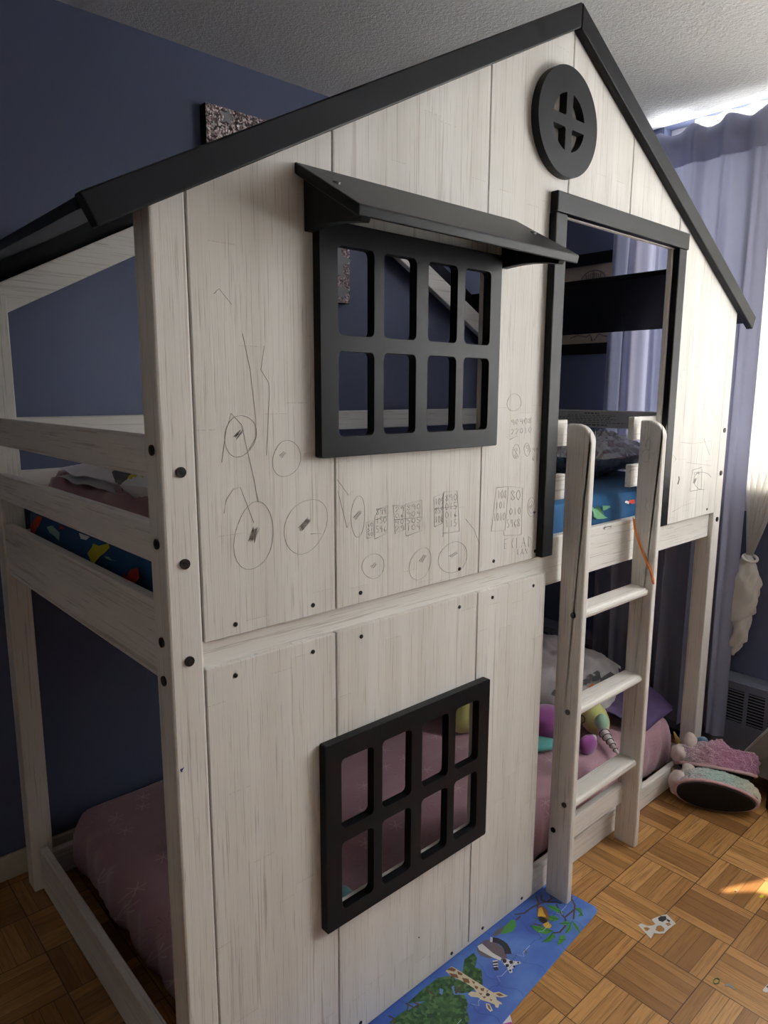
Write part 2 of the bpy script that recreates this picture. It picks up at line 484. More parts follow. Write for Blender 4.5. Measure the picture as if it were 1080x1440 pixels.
# posts
for x0 in (0, L - PW):
    m = MB(); m.prism([(x0, 0), (x0 + PW, 0), (x0 + PW, roof(x0 + PW) - .02), (x0, roof(x0) - .02)], 'y', 0, PW)
    m.build('post', WZ, bed, bevel=.004)
    m = MB(); m.prism([(x0, 0), (x0 + PW, 0), (x0 + PW, 1.64), (x0, 1.64)], 'y', D - PW, D)
    m.build('post', WZ, bed, bevel=.004)
# planks
g = .0014
S1, S2, S3, S4, S5, S6, S7, SR = .058, .334, .749, 1.0375, 1.3235, 1.606, 2.0035, 1.0156
UZ0 = .994
LZ0, LZ1 = .030, .948
UO = (.318, .742, 1.316, 1.662); LO = (.318, .746, .361, .702)     # openings behind the two windows
planks = {}
def plank(key, poly, holes=()):
    m = MB(); m.prism(poly, 'y', 0, TH, 0, holes)
    planks[key] = m.build('plank', WP, bed, bevel=.0016, seg=1)
def top(x): return roof(x) - .022
plank('a', [(S1 + g, UZ0), (S2 - g, UZ0), (S2 - g, UO[2]), (UO[0], UO[2]), (UO[0], UO[3]), (S2 - g, UO[3]), (S2 - g, top(S2)), (S1 + g, top(S1))])
plank('b', [(S2 + g, UZ0), (S3 - g, UZ0), (S3 - g, top(S3)), (S2 + g, top(S2)), (S2 + g, UO[3]), (UO[1], UO[3]), (UO[1], UO[2]), (S2 + g, UO[2])])
DX0, DX1, DZ = 1.006, 1.569, 1.811
plank('c', [(S3 + g, UZ0), (DX0, UZ0), (DX0, DZ), (S4 - g, DZ), (S4 - g, top(S4)), (1.03, top(1.03)), (S3 + g, top(S3))])
plank('d', [(S4 + g, DZ), (S5 - g, DZ), (S5 - g, top(S5)), (S4 + g, top(S4))])
plank('e', [(S5 + g, DZ), (S6 - g, DZ), (S6 - g, top(S6)), (S5 + g, top(S5))])
plank('f', [(DX1, UZ0 - .002), (S7 - g, UZ0 - .002), (S7 - g, top(S7)), (S6 + g, top(S6)), (S6 + g, DZ), (DX1, DZ)])
plank('g', [(S1 + g, LZ0), (S2 - g, LZ0), (S2 - g, LO[2]), (LO[0], LO[2]), (LO[0], LO[3]), (S2 - g, LO[3]), (S2 - g, LZ1), (S1 + g, LZ1)])
plank('h', [(S2 + g, LZ0), (S3 - g, LZ0), (S3 - g, LZ1), (S2 + g, LZ1), (S2 + g, LO[3]), (LO[1], LO[3]), (LO[1], LO[2]), (S2 + g, LO[2])])
plank('i', [(S3 + g, LZ0), (SR, LZ0), (SR, LZ1), (S3 + g, LZ1)])
# rails
def rail(name, b, mt, bevel=.004):
    m = MB(); m.box(*b); return m.build(name, mt, bed, bevel=bevel)
rail('side_rail', (PW, L - PW, TH, TH + .024, .906, 1.034), WX)
rail('side_rail', (PW, L - PW, D - .03, D - .006, .906, 1.034), WX)
rail('side_rail', (PW, L - PW, TH - .006 + .006, TH + .022, .003, .083), WX)
rail('side_rail', (PW, L - PW, D - .03, D - .006, .003, .083), WX)
rail('end_rail', (.004, .028, PW, D - PW, .931, 1.063), WYm)
rail('end_rail', (L - .028, L - .004, PW, D - PW, .931, 1.063), WYm)
rail('end_rail', (.022, .044, PW, D - PW, .003, .128), WYm)
rail('end_rail', (L - .044, L - .022, PW, D - PW, .003, .083), WYm)
for z0, z1 in ((1.267, 1.334), (1.129, 1.195)):
    rail('guard_rail', (.002, .024, PW, D - PW, z0, z1), WYm)
    gr_ = rail('guard_rail', (L - .05, L - .028, PW, D - PW, z0, z1), WYm)
    if z0 > 1.2: warn_rail = gr_
    rail('guard_rail', (PW, L - PW, D - .034, D - .012, z0, z1), WX)
    rail('guard_rail', (.80, 1.103, TH, TH + .018, z0, z1), WX, .002)
    rail('guard_rail', (1.4395, L - PW, TH, TH + .018, z0, z1), WX, .002)
rail('guard_upright', (.985, 1.03, D - .012, D, 1.034, 1.334), WZ)
# printed warning label on the inner face of the right end guard rail
m = MB()
xl = L - .0505
m.box(xl - .0006, xl + .0004, .335, .668, 1.272, 1.330, 0)
def tline(y0, y1, z, h, wd):
    y = y0
    while y > y1:
        l = random.uniform(.4, 1.0) * wd
        m.box(xl - .0009, xl - .0005, max(y - l, y1), y, z, z + h, 1); y -= l + wd * .25
tline(.535, .470, 1.3205, .0042, .018)
for k in range(4): tline(.655 if k else .61, .40 + .02 * (k % 2), 1.3125 - k * .0065, .0022, .02)
tline(.60, .355, 1.2855, .0022, .02)
tline(.545, .435, 1.2755, .0040, .02)
lab = m.build('warning_label', [mat('label_paper', (.62, .62, .62), .6), mat('label_print', (.12, .12, .13), .7)], warn_rail)
lab['label'] = 'printed white warning sticker'
# decks
rail('bed_deck', (.03, L - .052, .04, D - .04, .925, .948), WX, 0)
rail('bed_deck', (.17, L - .12, .12, D - .10, .003, .018), WX, 0)
# eave beam and rear gable
for sgn in (-1, 1):
    xe = 1.03 + sgn * 1.03
    m = MB(); q = [(1.03, roof(1.03) - .072), (xe, roof(xe) - .072), (xe, roof(xe) - .072 - .080), (1.03, roof(1.03) - .072 - .080)]
    m.prism(q if sgn > 0 else q[::-1], 'y', .995, D)
    m.build('rafter', WX, bed, bevel=.003)
# roof trim boards (front and rear) and the boards along the eaves
ct, st_ = math.cos(math.atan(.531)), math.sin(math.atan(.531))
for y0, y1, wd, drop in ((-.022, 0, .0465, 0), (1.0235, 1.041, .115, 0)):
    for sgn in (-1, 1):
        pts = []
        xe = 1.03 + sgn * 1.1335
        t0 = (1.03, roof(1.03)); t1 = (xe, roof(xe))
        nx, nz = -sgn * st_ * wd, -ct * wd
        lo = (1.03, roof(1.03) - wd / ct)
        q = [t0, t1, (t1[0] + nx, t1[1] + nz), lo]
        gx = sgn * .0012
        q[0] = (1.03 + gx, q[0][1]); q[3] = (1.03 + gx, q[3][1])
        m = MB(); m.prism(q, 'y', y0, y1)
        m.build('roof_trim', BLACK, bed, bevel=.003)
for sgn in (-1, 1):
    xo, xi = 1.03 + sgn * 1.130, 1.03 + sgn * .845
    q = [(xo, roof(xo) - .003), (xi, roof(xi) - .003), (xi, roof(xi) - .021), (xo, roof(xo) - .021)]
    m = MB(); m.prism(q, 'y', .0005, 1.0225)
    m.build('roof_board', BLACK, bed, bevel=.002)
# windows
def window(x0, x1, z0, z1, rows):
    cols = ((.3285, .4125), (.4365, .5205), (.5530, .6365), (.6600, .7410))
    holes = [rrect(a, b, c, d, .010) for a, b in cols for c, d in rows]
    m = MB(); m.prism(rrect(x0, x1, z0, z1, .004, 2), 'y', -.020, 0, 0, holes)
    return m.build('window_frame', BLACK, bed, bevel=.0028, seg=2)
wu = window(.2895, .7765, 1.286, 1.690, ((1.323, 1.4735), (1.5015, 1.652)))
window(.2895, .7790, .3310, .735, ((.366, .5155), (.545, .6955)))
# awning
aw = bpy.data.objects.new('awning', None); COL.objects.link(aw); aw.location = (.55, 0, 1.774); aw.parent = bed
Lw = Vector((.55, 0, 1.774))
def sub(o, par, loc):
    o.parent = par; o.matrix_parent_inverse = Matrix.Translation(-loc); return o
AX0, AX1 = .254, .843
ya, za, yb, zb = 0, 1.775, -.166, 1.679
ln = math.hypot(yb - ya, zb - za); ny, nz = (zb - za) / ln * .016, -(yb - ya) / ln * -.016
m = MB(); m.prism([(ya, za), (yb, zb), (yb + .004, zb - .017), (ya, za - .019)], 'x', AX0, AX1)
sub(m.build('awning_board', BLACK, None, bevel=.003), aw, Lw)
for x in (.272, .796):
    poly = [(0, 1.752), (-.150, 1.667), (-.146, 1.660)] + [(-.146 + .146 * k / 8, 1.660 + .008 * k / 8 + .006 * math.sin(PI * k / 8)) for k in range(1, 9)]
    m = MB(); m.prism(poly, 'x', x, x + .02)
    sub(m.build('awning_bracket', BLACK, None, bevel=.002), aw, Lw)
for x in (.283, .806):
    yy = -.075; zz = za + (zb - za) / (yb - ya) * yy
    m = MB(); m.cyl((x, yy, zz - .002), (x, yy - .0012, zz + .0022), .0065, 14)
    sub(m.build('screw_head', SCREW, None), aw, Lw)
# round window
CX, CZ, CR = 1.0, 2.006, .1165
holes = []
for a in (0, 90, 180, 270):
    q = []
    r = .062; o = .0125
    a0 = math.asin(o / r)
    for k in range(13):
        th = a0 + (PI / 2 - 2 * a0) * k / 12
        q.append((r * math.cos(th), r * math.sin(th)))
    q.append((o, o + .004)); q.append((o + .004, o))
    ca, sa = math.cos(math.radians(a)), math.sin(math.radians(a))
    holes.append([(CX + x * ca - z * sa, CZ + x * sa + z * ca) for x, z in q])
m = MB(); m.prism([(CX + CR * math.cos(2 * PI * k / 64), CZ + CR * math.sin(2 * PI * k / 64)) for k in range(64)], 'y', -.020, 0, 0, holes)
m.build('round_window_frame', BLACK, bed, bevel=.003)
# door trim
rail('door_trim', (.966, 1.012, -.020, 0, .998, 1.8105), BLACK, .003)
rail('door_trim', (1.576, 1.622, -.020, 0, .998, 1.8105), BLACK, .003)
rail('door_trim', (.968, 1.630, -.021, 0, 1.8115, 1.8575), BLACK, .003)

# bolts and screw caps
def bolt(name, p, n, r, h, par=bed):
    m = MB(); p = Vector(p); n = Vector(n)
    m.cyl(p - n * .001, p + n * h, r, 20); m.cyl(p + n * h * .9, p + n * (h + .0006), r * .45, 6)
    return m.build(name, PLASTIC, par, bevel=.001)
for z in (1.279, 1.133, .971): bolt('bolt', (.031, 0, z), (0, -1, 0), .0085, .003)
for z in (1.313, 1.165, 1.003, .937): bolt('bolt', (0, .028, z), (-1, 0, 0), .0085, .003)
for u, v in ((1020, 605), (1014, 665), (1008, 730)):
    p = onY(u, v, 0); bolt('bolt', (2.032, 0, p.z), (0, -1, 0), .0085, .003)
caps = {'a': [(331, 878), (440, 851)], 'b': [(507, 833.5), (646, 800)], 'c': [(694, 789), (752, 775)], 'f': [(994, 716)],
        'g': [(331, 950), (440, 916.5)], 'h': [(508, 895), (646, 853.5), (507, 1438), (635, 1340.5), (589, 1318)],
        'i': [(692.5, 840), (750, 823.5), (678.5, 1305), (733.5, 1263)]}
for k, l in caps.items():
    for u, v in l:
        p = onY(u, v, 0)
        bolt('screw_cap', p, (0, -1, 0), .0042 if (u, v) != (589, 1318) else .0014, .0015, None)
        o = COL.objects[-1]
        o.parent = planks[k]

# ladder
lad = bpy.data.objects.new('ladder', None); COL.objects.link(lad); lad.location = (1.277, -.036, 0); lad.parent = bed
LL = Vector((1.277, -.036, 0))
def stringer(x0, x1):
    q = [(0, 0), (0, 1.325)]
    for k in range(9):
        a = math.radians(90 - 90 * k / 8)
        q.append((-.024 - .047 * math.cos(a), 1.278 + .047 * math.sin(a)))
    q.append((-.071, 0))
    m = MB(); m.prism(q, 'x', x0, x1)
    return sub(m.build('stringer', WZ, None, bevel=.005, seg=3), lad, LL)
stringer(1.0795, 1.1035); stringer(1.450, 1.474)
for zt in (.839, .568, .294):
    q = []
    for k in range(7):
        a = math.radians(90 + 180 * k / 6); q.append((-.047 + .0125 * math.cos(a), zt - .0125 + .0125 * math.sin(a)))
    q += [(-.001, zt - .025), (-.001, zt)]
    m = MB(); m.prism(q, 'x', 1.1035, 1.450)
    sub(m.build('rung', WX, None, bevel=.002), lad, LL)
m = MB(); m.box(1.1035, 1.450, -.022, 0, .135, .200); sub(m.build('stretcher', WX, None, bevel=.004), lad, LL)
for u, v in ((806, 865.5), (798.5, 1001.5), (793.5, 1132), (778, 1167)):
    p = onX(u, v, 1.0795)
    o = bolt('bolt', p, (-1, 0, 0), .0075, .0022, None); sub(o, lad, LL)

# pencil drawings on the planks --------------------------------------------------
def clusters(strokes, pad=4):
    """strokes whose boxes touch belong to one drawing"""
    out = []
    for st in strokes:
        bx = [min(u for u, v in st) - pad, min(v for u, v in st) - pad, max(u for u, v in st) + pad, max(v for u, v in st) + pad]
        grp = [st]; keep = []
        for b, g_ in out:
            if b[0] < bx[2] and bx[0] < b[2] and b[1] < bx[3] and bx[1] < b[3]:
                grp += g_; bx = [min(b[0], bx[0]), min(b[1], bx[1]), max(b[2], bx[2]), max(b[3], bx[3])]
            else: keep.append((b, g_))
        out = keep + [(bx, grp)]
    return [g_ for b, g_ in out]
def drawing(key, strokes, mt=None, r=.00045, yy=-.0003):
    for cl in clusters(strokes):
        m = MB()
        for st in cl:
            P = [onY(u, v, yy) for u, v in st]
            if len(P) > 1: m.tube(P, r, 4)
        m.build('pencil_drawing', mt or INKL, None).parent = planks[key]
rd = random.Random(3)
def oval(cx, cy, rx, ry, rot=0, wob=.05, n=26, gap=0):
    c, s = math.cos(rot), math.sin(rot); ph = rd.uniform(0, 6)
    P = []
    for k in range(n + 1 - gap):
        a = 2 * PI * k / n + ph
        q = 1 + wob * math.sin(2 * a + ph) + wob * .6 * math.sin(3 * a + 2 * ph)
        x, y = rx * q * math.cos(a), ry * q * math.sin(a)
        P.append((cx + x * c - y * s, cy + x * s + y * c))
    return P
def scrib(cx, cy, w, h, rot=-.9, n=7):
    P = []; n = max(3, n // 2)
    c, s = math.cos(rot), math.sin(rot)
    for k in range(n * 2):
        x = (h if k % 2 else -h) * rd.uniform(.7, 1); y = w * (k / (n * 2 - 1) * 2 - 1) * rd.uniform(.8, 1)
        P.append((cx + x * c - y * s, cy + x * s + y * c))
    return P
GL = {'0': [[(.5, 0), (.1, .3), (.1, .7), (.5, 1), (.9, .7), (.9, .3), (.5, 0)]], '1': [[(.5, 0), (.5, 1)]],
      '2': [[(.1, .2), (.5, 0), (.9, .3), (.1, 1), (.9, 1)]], '3': [[(.1, .1), (.8, .2), (.4, .45), (.9, .75), (.1, 1)]],
      '4': [[(.2, 0), (.1, .5), (.9, .5)], [(.7, 0), (.7, 1)]], '5': [[(.9, 0), (.2, 0), (.2, .4), (.9, .6), (.6, 1), (.1, .95)]],
      '6': [[(.8, 0), (.2, .6), (.5, 1), (.9, .75), (.2, .65)]], '8': [[(.5, .45), (.1, .2), (.5, 0), (.9, .2), (.5, .45), (.1, .8), (.5, 1), (.9, .8), (.5, .45)]],
      '9': [[(.9, .3), (.3, .5), (.1, .2), (.6, 0), (.9, .3), (.8, 1)]], 'E': [[(.9, 0), (.1, .05), (.1, 1), (.9, .95)], [(.1, .5), (.7, .45)]],
      '(': [[(.7, 0), (.4, .5), (.6, 1)]], 'L': [[(.2, 0), (.2, 1), (.9, .9)]], 'A': [[(.0, 1), (.4, 0), (.8, 1)], [(.2, .6), (.7, .6)]],
      'D': [[(.2, 0), (.2, 1), (.9, .7), (.8, .2), (.2, 0)]], 'N': [[(.1, 1), (.1, 0), (.8, 1), (.9, 0)]], 'T': [[(0, .1), (1, 0)], [(.5, 0), (.5, 1)]]}
def write(txt, u, v, cw, ch, slope=-.1):
    out = []
    for i, c in enumerate(txt):
        for s in GL.get(c, []):
            out.append([(u + (i + x * .75) * cw + rd.uniform(-.3, .3), v + y * ch + (i + x) * cw * slope + rd.uniform(-.3, .3)) for x, y in s])
    return out
sa = [oval(338, 613, 21, 31, .25), oval(357, 754, 27, 48, .1), oval(430, 740, 27, 42, .35), oval(403, 645, 20, 25, .1)]
sa += [scrib(336, 610, 4, 9), scrib(357, 752, 5, 12, -1.3, 9), scrib(429, 737, 4, 12, -.9, 9), scrib(398, 639, 3, 5)]
# knotted grain outlines visible on the left plank
sa += [[(301, 413), (308, 406), (326, 428)], [(341, 469), (352, 520), (360, 590), (360, 615), (350, 632)], [(312, 650), (318, 605), (325, 581), (340, 597), (346, 625), (357, 672), (363, 706)],
       [(315, 722), (318, 703), (328, 688), (338, 685), (345, 703), (357, 735)], [(372, 486), (367, 520), (378, 538), (379, 552), (375, 640)], [(437, 751), (452, 750)]]
drawing('a', sa)
drawing('a', [scrib(357, 752, 4, 9, -1.3, 6), scrib(429, 737, 3, 9, -.9, 6), scrib(336, 610, 2.5, 7)], INK, .00035)
sb = [oval(503.5, 726, 10, 28, .06), oval(525, 796, 15, 18), oval(591, 793, 14, 24, .25), oval(637, 784, 19, 23, .35), scrib(526, 795, 3, 5),
      [(474, 674), (490, 696), (497, 690)], [(475, 690), (488, 742), (492, 735)], [(655, 730), (667, 745), (674, 765)]]
sb2 = [scrib(503, 724, 3, 8, -.9, 8), scrib(595, 785, 3, 7, -1.1, 6), scrib(638, 780, 2.5, 7, -.6, 5)]
# number grids
sb2 += [[(516, 757), (515, 735), (525, 732), (526, 755), (516, 757)], [(527, 758), (527, 728), (532, 716), (545, 711), (545, 749), (527, 758)], [(528, 731), (545, 726)]]
sb2 += [[(553, 711), (556, 751), (570, 744), (570, 712)], [(571, 754), (570, 709), (593, 703), (594, 746), (571, 754)], [(552, 711), (570, 711)], [(554, 731), (593, 727)]]
sb2 += [[(611, 741), (610, 699), (623, 694), (622, 736), (611, 741)], [(623, 755), (624, 692), (643, 690), (646, 747), (623, 750)], [(610, 716), (645, 711)]]
for r_, (a_, b_, c_) in enumerate((('60', '894', '109'), ('51', '150', '859'), ('40', '546', '108'))):
    sb2 += write(a_, 517, 736 + r_ * 6.5, 4.2, 5) + write(b_, 529, 715 + r_ * 12.5, 5.2, 9) + write(c_, 612, 701 + r_ * 12.5, 4, 9)
for r_, (a_, b_) in enumerate((('29', '890'), ('06', '904'), ('40', '505'), ('29', '104'))):
    sb2 += write(a_, 556, 713 + r_ * 9, 7, 7) + write(b_, 572, 710 + r_ * 9.5, 7, 8)
for r_, q in enumerate(('890', '015', '016', '115')): sb2 += write(q, 626, 696 + r_ * 12, 6, 9)
drawing('b', sb); drawing('b', sb2, INK, .0004)
sc = [[(698, 686), (694, 720), (691, 747), (708, 746), (709, 753), (733, 752), (735, 686), (716, 684), (698, 686)], [(715, 685), (710, 746)]]
sc += write('108', 700, 690, 4.5, 11) + write('80', 718, 690, 8, 14) + write('101', 697, 706, 5, 10) + write('010', 716, 715, 6, 9) + write('1010', 694, 722, 4.4, 11) + write('5968', 713, 731, 4.8, 11)
sc += write('E(LAD', 709, 758, 8.2, 14) + write('LAN', 727, 772, 5.5, 8)
sc += [oval(747, 713, 5, 14), oval(747, 713, 3.2, 9), scrib(747, 712, 2, 4), oval(726, 635, 5, 10), oval(741, 632, 4, 9), oval(723, 566, 10, 12), [(717, 618), (728, 613)]]
sc += write('90908', 719, 590, 6, 8) + write('22010', 719, 603, 6, 8) + write('144', 744, 630, 5, 6) + write('61', 748, 641, 5, 7)
sc += write('8', 723, 630, 7, 14) + write('9', 739, 626, 6, 10)
drawing('c', sc)
o = drawing('c', [scrib(751.5, 720.5, 1.6, 2, -1, 4)], INKB, .0008)
sf = [[(970, 690), (974, 661), (987, 657)], [(970, 691), (986, 688), (987, 659)], oval(988, 676, 12, 13, 0, .05, 22, 6)]
drawing('f', sf + write('124', 975, 664, 3, 4) + [scrib(977, 676, 1.6, 5, -1.2, 6)], INK, .0006)
drawing('f', [[(953, 681), (955, 674), (954.5, 670)]], INK, .002)
drawing('f', [[(958, 622), (975, 624), (1000, 620)], [(990, 617), (998, 640)], [(965, 650), (1000, 655)], [(947, 640), (951, 646), (947, 650)], [(945, 720), (960, 712), (975, 706)]], INKL, .0004)
m = MB()

for cl in clusters([oval(908, 641, 6, 9, 0), [(903, 612), (908, 628), (913, 614)], [(906, 601), (909, 601)], oval(912, 625, 4, 8), [(908, 700), (910, 706), (907, 712), (911, 718)], [(912, 632), (920, 640)]]):
    m = MB()
    for st in cl: m.tube([onX(u, v, 1.4493) for u, v in st], .0006, 4)
    sub(m.build('pencil_drawing', INKL, None), lad, LL)
# small marks on the rail under the door and on the corner post
m = MB()
for s in ([(848, 744), (853, 741), (858, 740), (859, 742)], [(850, 745), (851, 739)], [(848, 742), (860, 740)]): m.tube([onY(u, v, TH - .0003) for u, v in s], .0009, 4)
m.build('pencil_drawing', INK, bed)
m = MB(); m.tube([onY(u, v, -.0002) for u, v in ((256, 1085), (254.5, 1082), (258, 1079.5), (256, 1083))], .0013, 4); m.build('ink_mark', INKB, bed)

# ------------------------------------------------------------------ mattresses
def wr(amp, fr, dirn=(1, 1, 1), seed=0):
    def f(p, n):
        q = Vector((p.x * dirn[0] + seed, p.y * dirn[1], p.z * dirn[2]))
        return p + n * (amp * noise.noise(q * fr) + amp * .4 * noise.noise(q * fr * 2.7))
    return f
m = MB()
def low_disp(p, n):
    q = wr(.012, 5, (.5, 2.2, 1))(p, n)
    if abs(n.z) < .85: q = q + n * (.006 * math.sin((p.x * 1.0 + p.y) * 70 + 2 * noise.noise(p * 6)) * (1 - abs(n.z)))
    q.z = max(q.z, .0185)
    return q
m.rbox(.105, 1.985, .065, .965, .019, .215, .055, .022, low_disp)
lowm = m.build('mattress', PINK, weld=True)
tag(lowm, 'lower bunk mattress in a dusty pink sheet printed with snowflakes', 'mattress')
m = MB()
m.rbox(.062, 1.985, .042, .978, .9485, 1.115, .035, .022, wr(.006, 7))
def decal(pts, mi):
    m.add(pts, [tuple(range(len(pts)))], mi)
def blob2(c, r, n=11, wob=.35, e=1.0, seed=0):
    q = random.Random(seed); return [(c[0] + r * e * (1 + wob * q.uniform(-1, 1)) * math.cos(2 * PI * k / n), c[1] + r * (1 + wob * q.uniform(-1, 1)) * math.sin(2 * PI * k / n)) for k in range(n)]
E2 = lambda l: [(20 + a / 5.4, 640 + b / 5.4) for a, b in l]
def endface(l, mi, dx=0): decal([onX(u, v, .0555 - dx) for u, v in E2(l)], mi)
endface([(120, 540), (150, 490), (180, 462), (215, 470), (195, 520), (165, 570), (150, 620), (128, 600)], 1)
endface([(600, 670), (640, 690), (715, 670), (725, 700), (690, 740), (650, 770), (605, 825), (580, 800), (555, 745), (590, 700)], 2)
endface([(880, 870), (940, 855), (950, 930), (930, 960), (915, 975), (910, 1035), (870, 1010), (820, 975), (820, 905), (845, 895), (850, 930)], 1)
endface([(490, 590), (575, 620), (545, 645), (505, 635)], 5)
endface([(345, 530), (390, 550), (365, 565), (345, 560)], 1)
endface([(680, 765), (720, 775), (740, 795), (785, 805), (730, 798), (700, 785)], 6)
endface([(245, 545), (290, 535), (345, 590), (340, 650), (300, 610), (270, 590)], 6)
endface([(750, 910), (765, 955), (735, 950)], 4)
# patches on the top and front edge by the door
def rim(u, v):
    """point of the sheet seen at this spot: top face or front face"""
    a = onZ(u, v, 1.1185)
    if a.y > .075: return a
    b = onY(u, v, .0375)
    if b.z < 1.085: return b
    p = onY(u, v, .047); return p
def rimface(l, mi): decal([rim(u, v) for u, v in l], mi)
z5 = lambda l: [(760 + a / 6.75, 580 + b / 6.75) for a, b in l]
rimface(z5([(505, 990), (500, 940), (460, 905), (500, 890), (560, 900), (590, 940), (610, 985), (640, 1000), (600, 1010), (540, 1012)]), 3)
rimface(z5([(590, 885), (660, 885), (665, 900), (620, 925), (595, 930)]), 3)
rimface(z5([(650, 1050), (720, 1015), (785, 1005), (770, 1025), (700, 1048)]), 4)
rimface(z5([(800, 855), (830, 805), (855, 815), (840, 870)]), 5)
rimface(z5([(840, 850), (858, 800), (890, 795), (895, 860), (870, 872)]), 1)
up = m.build('mattress', [BLUE, P_RED, P_YEL, P_GRN, P_ORG, P_WHT, P_MINT])
tag(up, 'upper bunk mattress in a dark blue sheet with bright coloured print patches', 'mattress')

# bedding on the upper bunk
def pillow(name, mt, c, a, b, h, M, seed=0, amp=.012, fr=8, nu=30, nv=24, mats=None):
    m = MB(); c = Vector(c)
    for sg in (1, -1):
        def fn(u, v, sg=sg):
            x, y = (2 * u - 1), (2 * v - 1)
            z = h * ((1 - abs(x) ** 2.6) * (1 - abs(y) ** 2.6)) ** .55 * sg
            k = 1 - .08 * (x * x * y * y)
            p = Vector((a * x * k, b * y * k, z))
            p.z += amp * noise.noise(Vector((x * 1.6 + seed, y * 1.6, sg)) * fr * .3) * (1 - max(abs(x), abs(y)) ** 4)
            return c + M @ p
        m.grid(nu, nv, fn if sg > 0 else (lambda u, v: fn(1 - u, v)))
    return m
def eul(x, y, z):
    from mathutils import Euler
    return Euler((math.radians(x), math.radians(y), math.radians(z))).to_matrix()
def drape(name, mt, x0, x1, y0, y1, zf, th, parent=None, nu=46, nv=46, shape=None):
    m = MB()
    def fn(u, v):
        x = x0 + (x1 - x0) * u; y = y0 + (y1 - y0) * v
        if shape: x, y = shape(u, v, x, y)
        return Vector((x, y, zf(x, y, u, v)))
    m.grid(nu, nv, fn)
    m.grid(nu, nv, lambda u, v: fn(1 - u, v) - Vector((0, 0, th)))
    return m.build(name, mt, parent, weld=False)
def bz(x, y, u, v):
    e = min(u, 1 - u, v, 1 - v)
    k = min(1, e / .10); k = k * k * (3 - 2 * k)
    return 1.124 + k * (.066 + .03 * noise.noise(Vector((x * 5, y * 5, 3))) + .014 * noise.noise(Vector((x * 13, y * 13, 1))))
bl = drape('blanket', ROSE, .075, .62, .13, .955, bz, .012)
tag(bl, 'rose pink blanket heaped at the near end of the upper bunk', 'blanket')
def fz(x, y, u, v):
    e = min(u, 1 - u, v, 1 - v); k = min(1, e / .2)
    return 1.208 + k * .026 + .012 * noise.noise(Vector((x * 9, y * 9, 8)))
fl = drape('fleece_throw', LILAC, .11, .56, .42, .86, fz, .02)
tag(fl, 'pale lilac fleece folded on top of the rose blanket', 'throw')
m = pillow('c', GREYC, (.135, .43, 1.222), .030, .042, .022, eul(10, 15, 30), 4, .03, 14, 18, 14)
ck = m.build('sock_bundle', GREYC); tag(ck, 'crumpled dark and light grey sock bundle on the rose blanket', 'socks')
m = MB(); m.ell((.128, .455, 1.238), .02, .024, .016, amp=.02, fr=40); m.build('sock_cuff', LGREY, ck)
m = pillow('c', P_WHT, (.135, .365, 1.208), .04, .045, .022, eul(0, 12, 20), 5, .01, 9, 16, 12)
sp = m.build('soft_toy', P_WHT); tag(sp, 'small white and yellow soft toy beside the grey socks', 'toy')
m = MB(); m.ell((.125, .385, 1.222), .022, .026, .016); m.build('toy_patch', P_YEL, sp)
# pillow in a clear plastic bag at the far end
m = pillow('b', None, (1.735, .36, 1.185), .20, .16, .055, eul(0, 0, 8), 9, .02, 10)
QUILT = cloth('dusky_quilt', (.30, .17, .18), .9, .3, 90, .35)
pb = m.build('bagged_pillow', QUILT); tag(pb, 'dusky patterned pillow in a clear plastic bag at the far end of the upper bunk', 'pillow')
CLEAR = bpy.data.materials.new('clear_plastic'); CLEAR.use_nodes = True
t = NT(CLEAR); tp = t.node('ShaderNodeBsdfTransparent'); gl = t.node('ShaderNodeBsdfGlossy'); gl.inputs['Roughness'].default_value = .12
df = t.node('ShaderNodeBsdfDiffuse'); df.inputs[0].default_value = (.75, .75, .78, 1)
nz = t.noise(t.coord((9, 30, 20)), 1, 4, .6, 1.5)
m1 = t.node('ShaderNodeMixShader'); t.link(t.ramp(nz, [(.40, (.26, .26, .26)), (.54, (.9, .9, .9))]), m1.inputs[0]); t.link(tp.outputs[0], m1.inputs[1])
m2 = t.node('ShaderNodeMixShader'); m2.inputs[0].default_value = .5; t.link(df.outputs[0], m2.inputs[1]); t.link(gl.outputs[0], m2.inputs[2])
t.link(m2.outputs[0], m1.inputs[2]); t.link(m1.outputs[0], t.n['Material Output'].inputs['Surface'])
bp = t.node('ShaderNodeBump'); bp.inputs['Strength'].default_value = .8; bp.inputs['Distance'].default_value = .02; t.link(nz, bp.inputs['Height']); t.link(bp.outputs[0], gl.inputs['Normal'])
m = pillow('b', None, (1.735, .36, 1.192), .215, .175, .068, eul(0, 0, 8), 2, .03, 16)
m.build('plastic_bag', CLEAR, pb)
m = pillow('b', None, (1.50, .50, 1.15), .10, .08, .032, eul(0, 0, -20), 12, .01, 10, 18, 14)
rb = m.build('cushion', cloth('red_fleck_cloth', (.36, .06, .09), .9, .3, 90, .5)); tag(rb, 'small red cushion on the blue sheet behind the ladder', 'cushion')
m = pillow('b', None, (1.62, .66, 1.155), .11, .09, .04, eul(0, 0, 30), 15, .01, 10, 18, 14)
tb = m.build('cushion', cloth('blue_grey_cloth', (.16, .30, .36), .9, .3, 90, .4)); tag(tb, 'blue grey cushion behind the red one on the upper bunk', 'cushion')

# bedding on the lower bunk
ZM = .222
m = pillow('p', None, (1.80, .42, .315), .20, .19, .06, eul(16, -16, 20), 21, .03, 12)
wp = m.build('pillow', WHITEC); tag(wp, 'white pillow printed with dark shapes at the far end of the lower bunk', 'pillow')
m = MB()
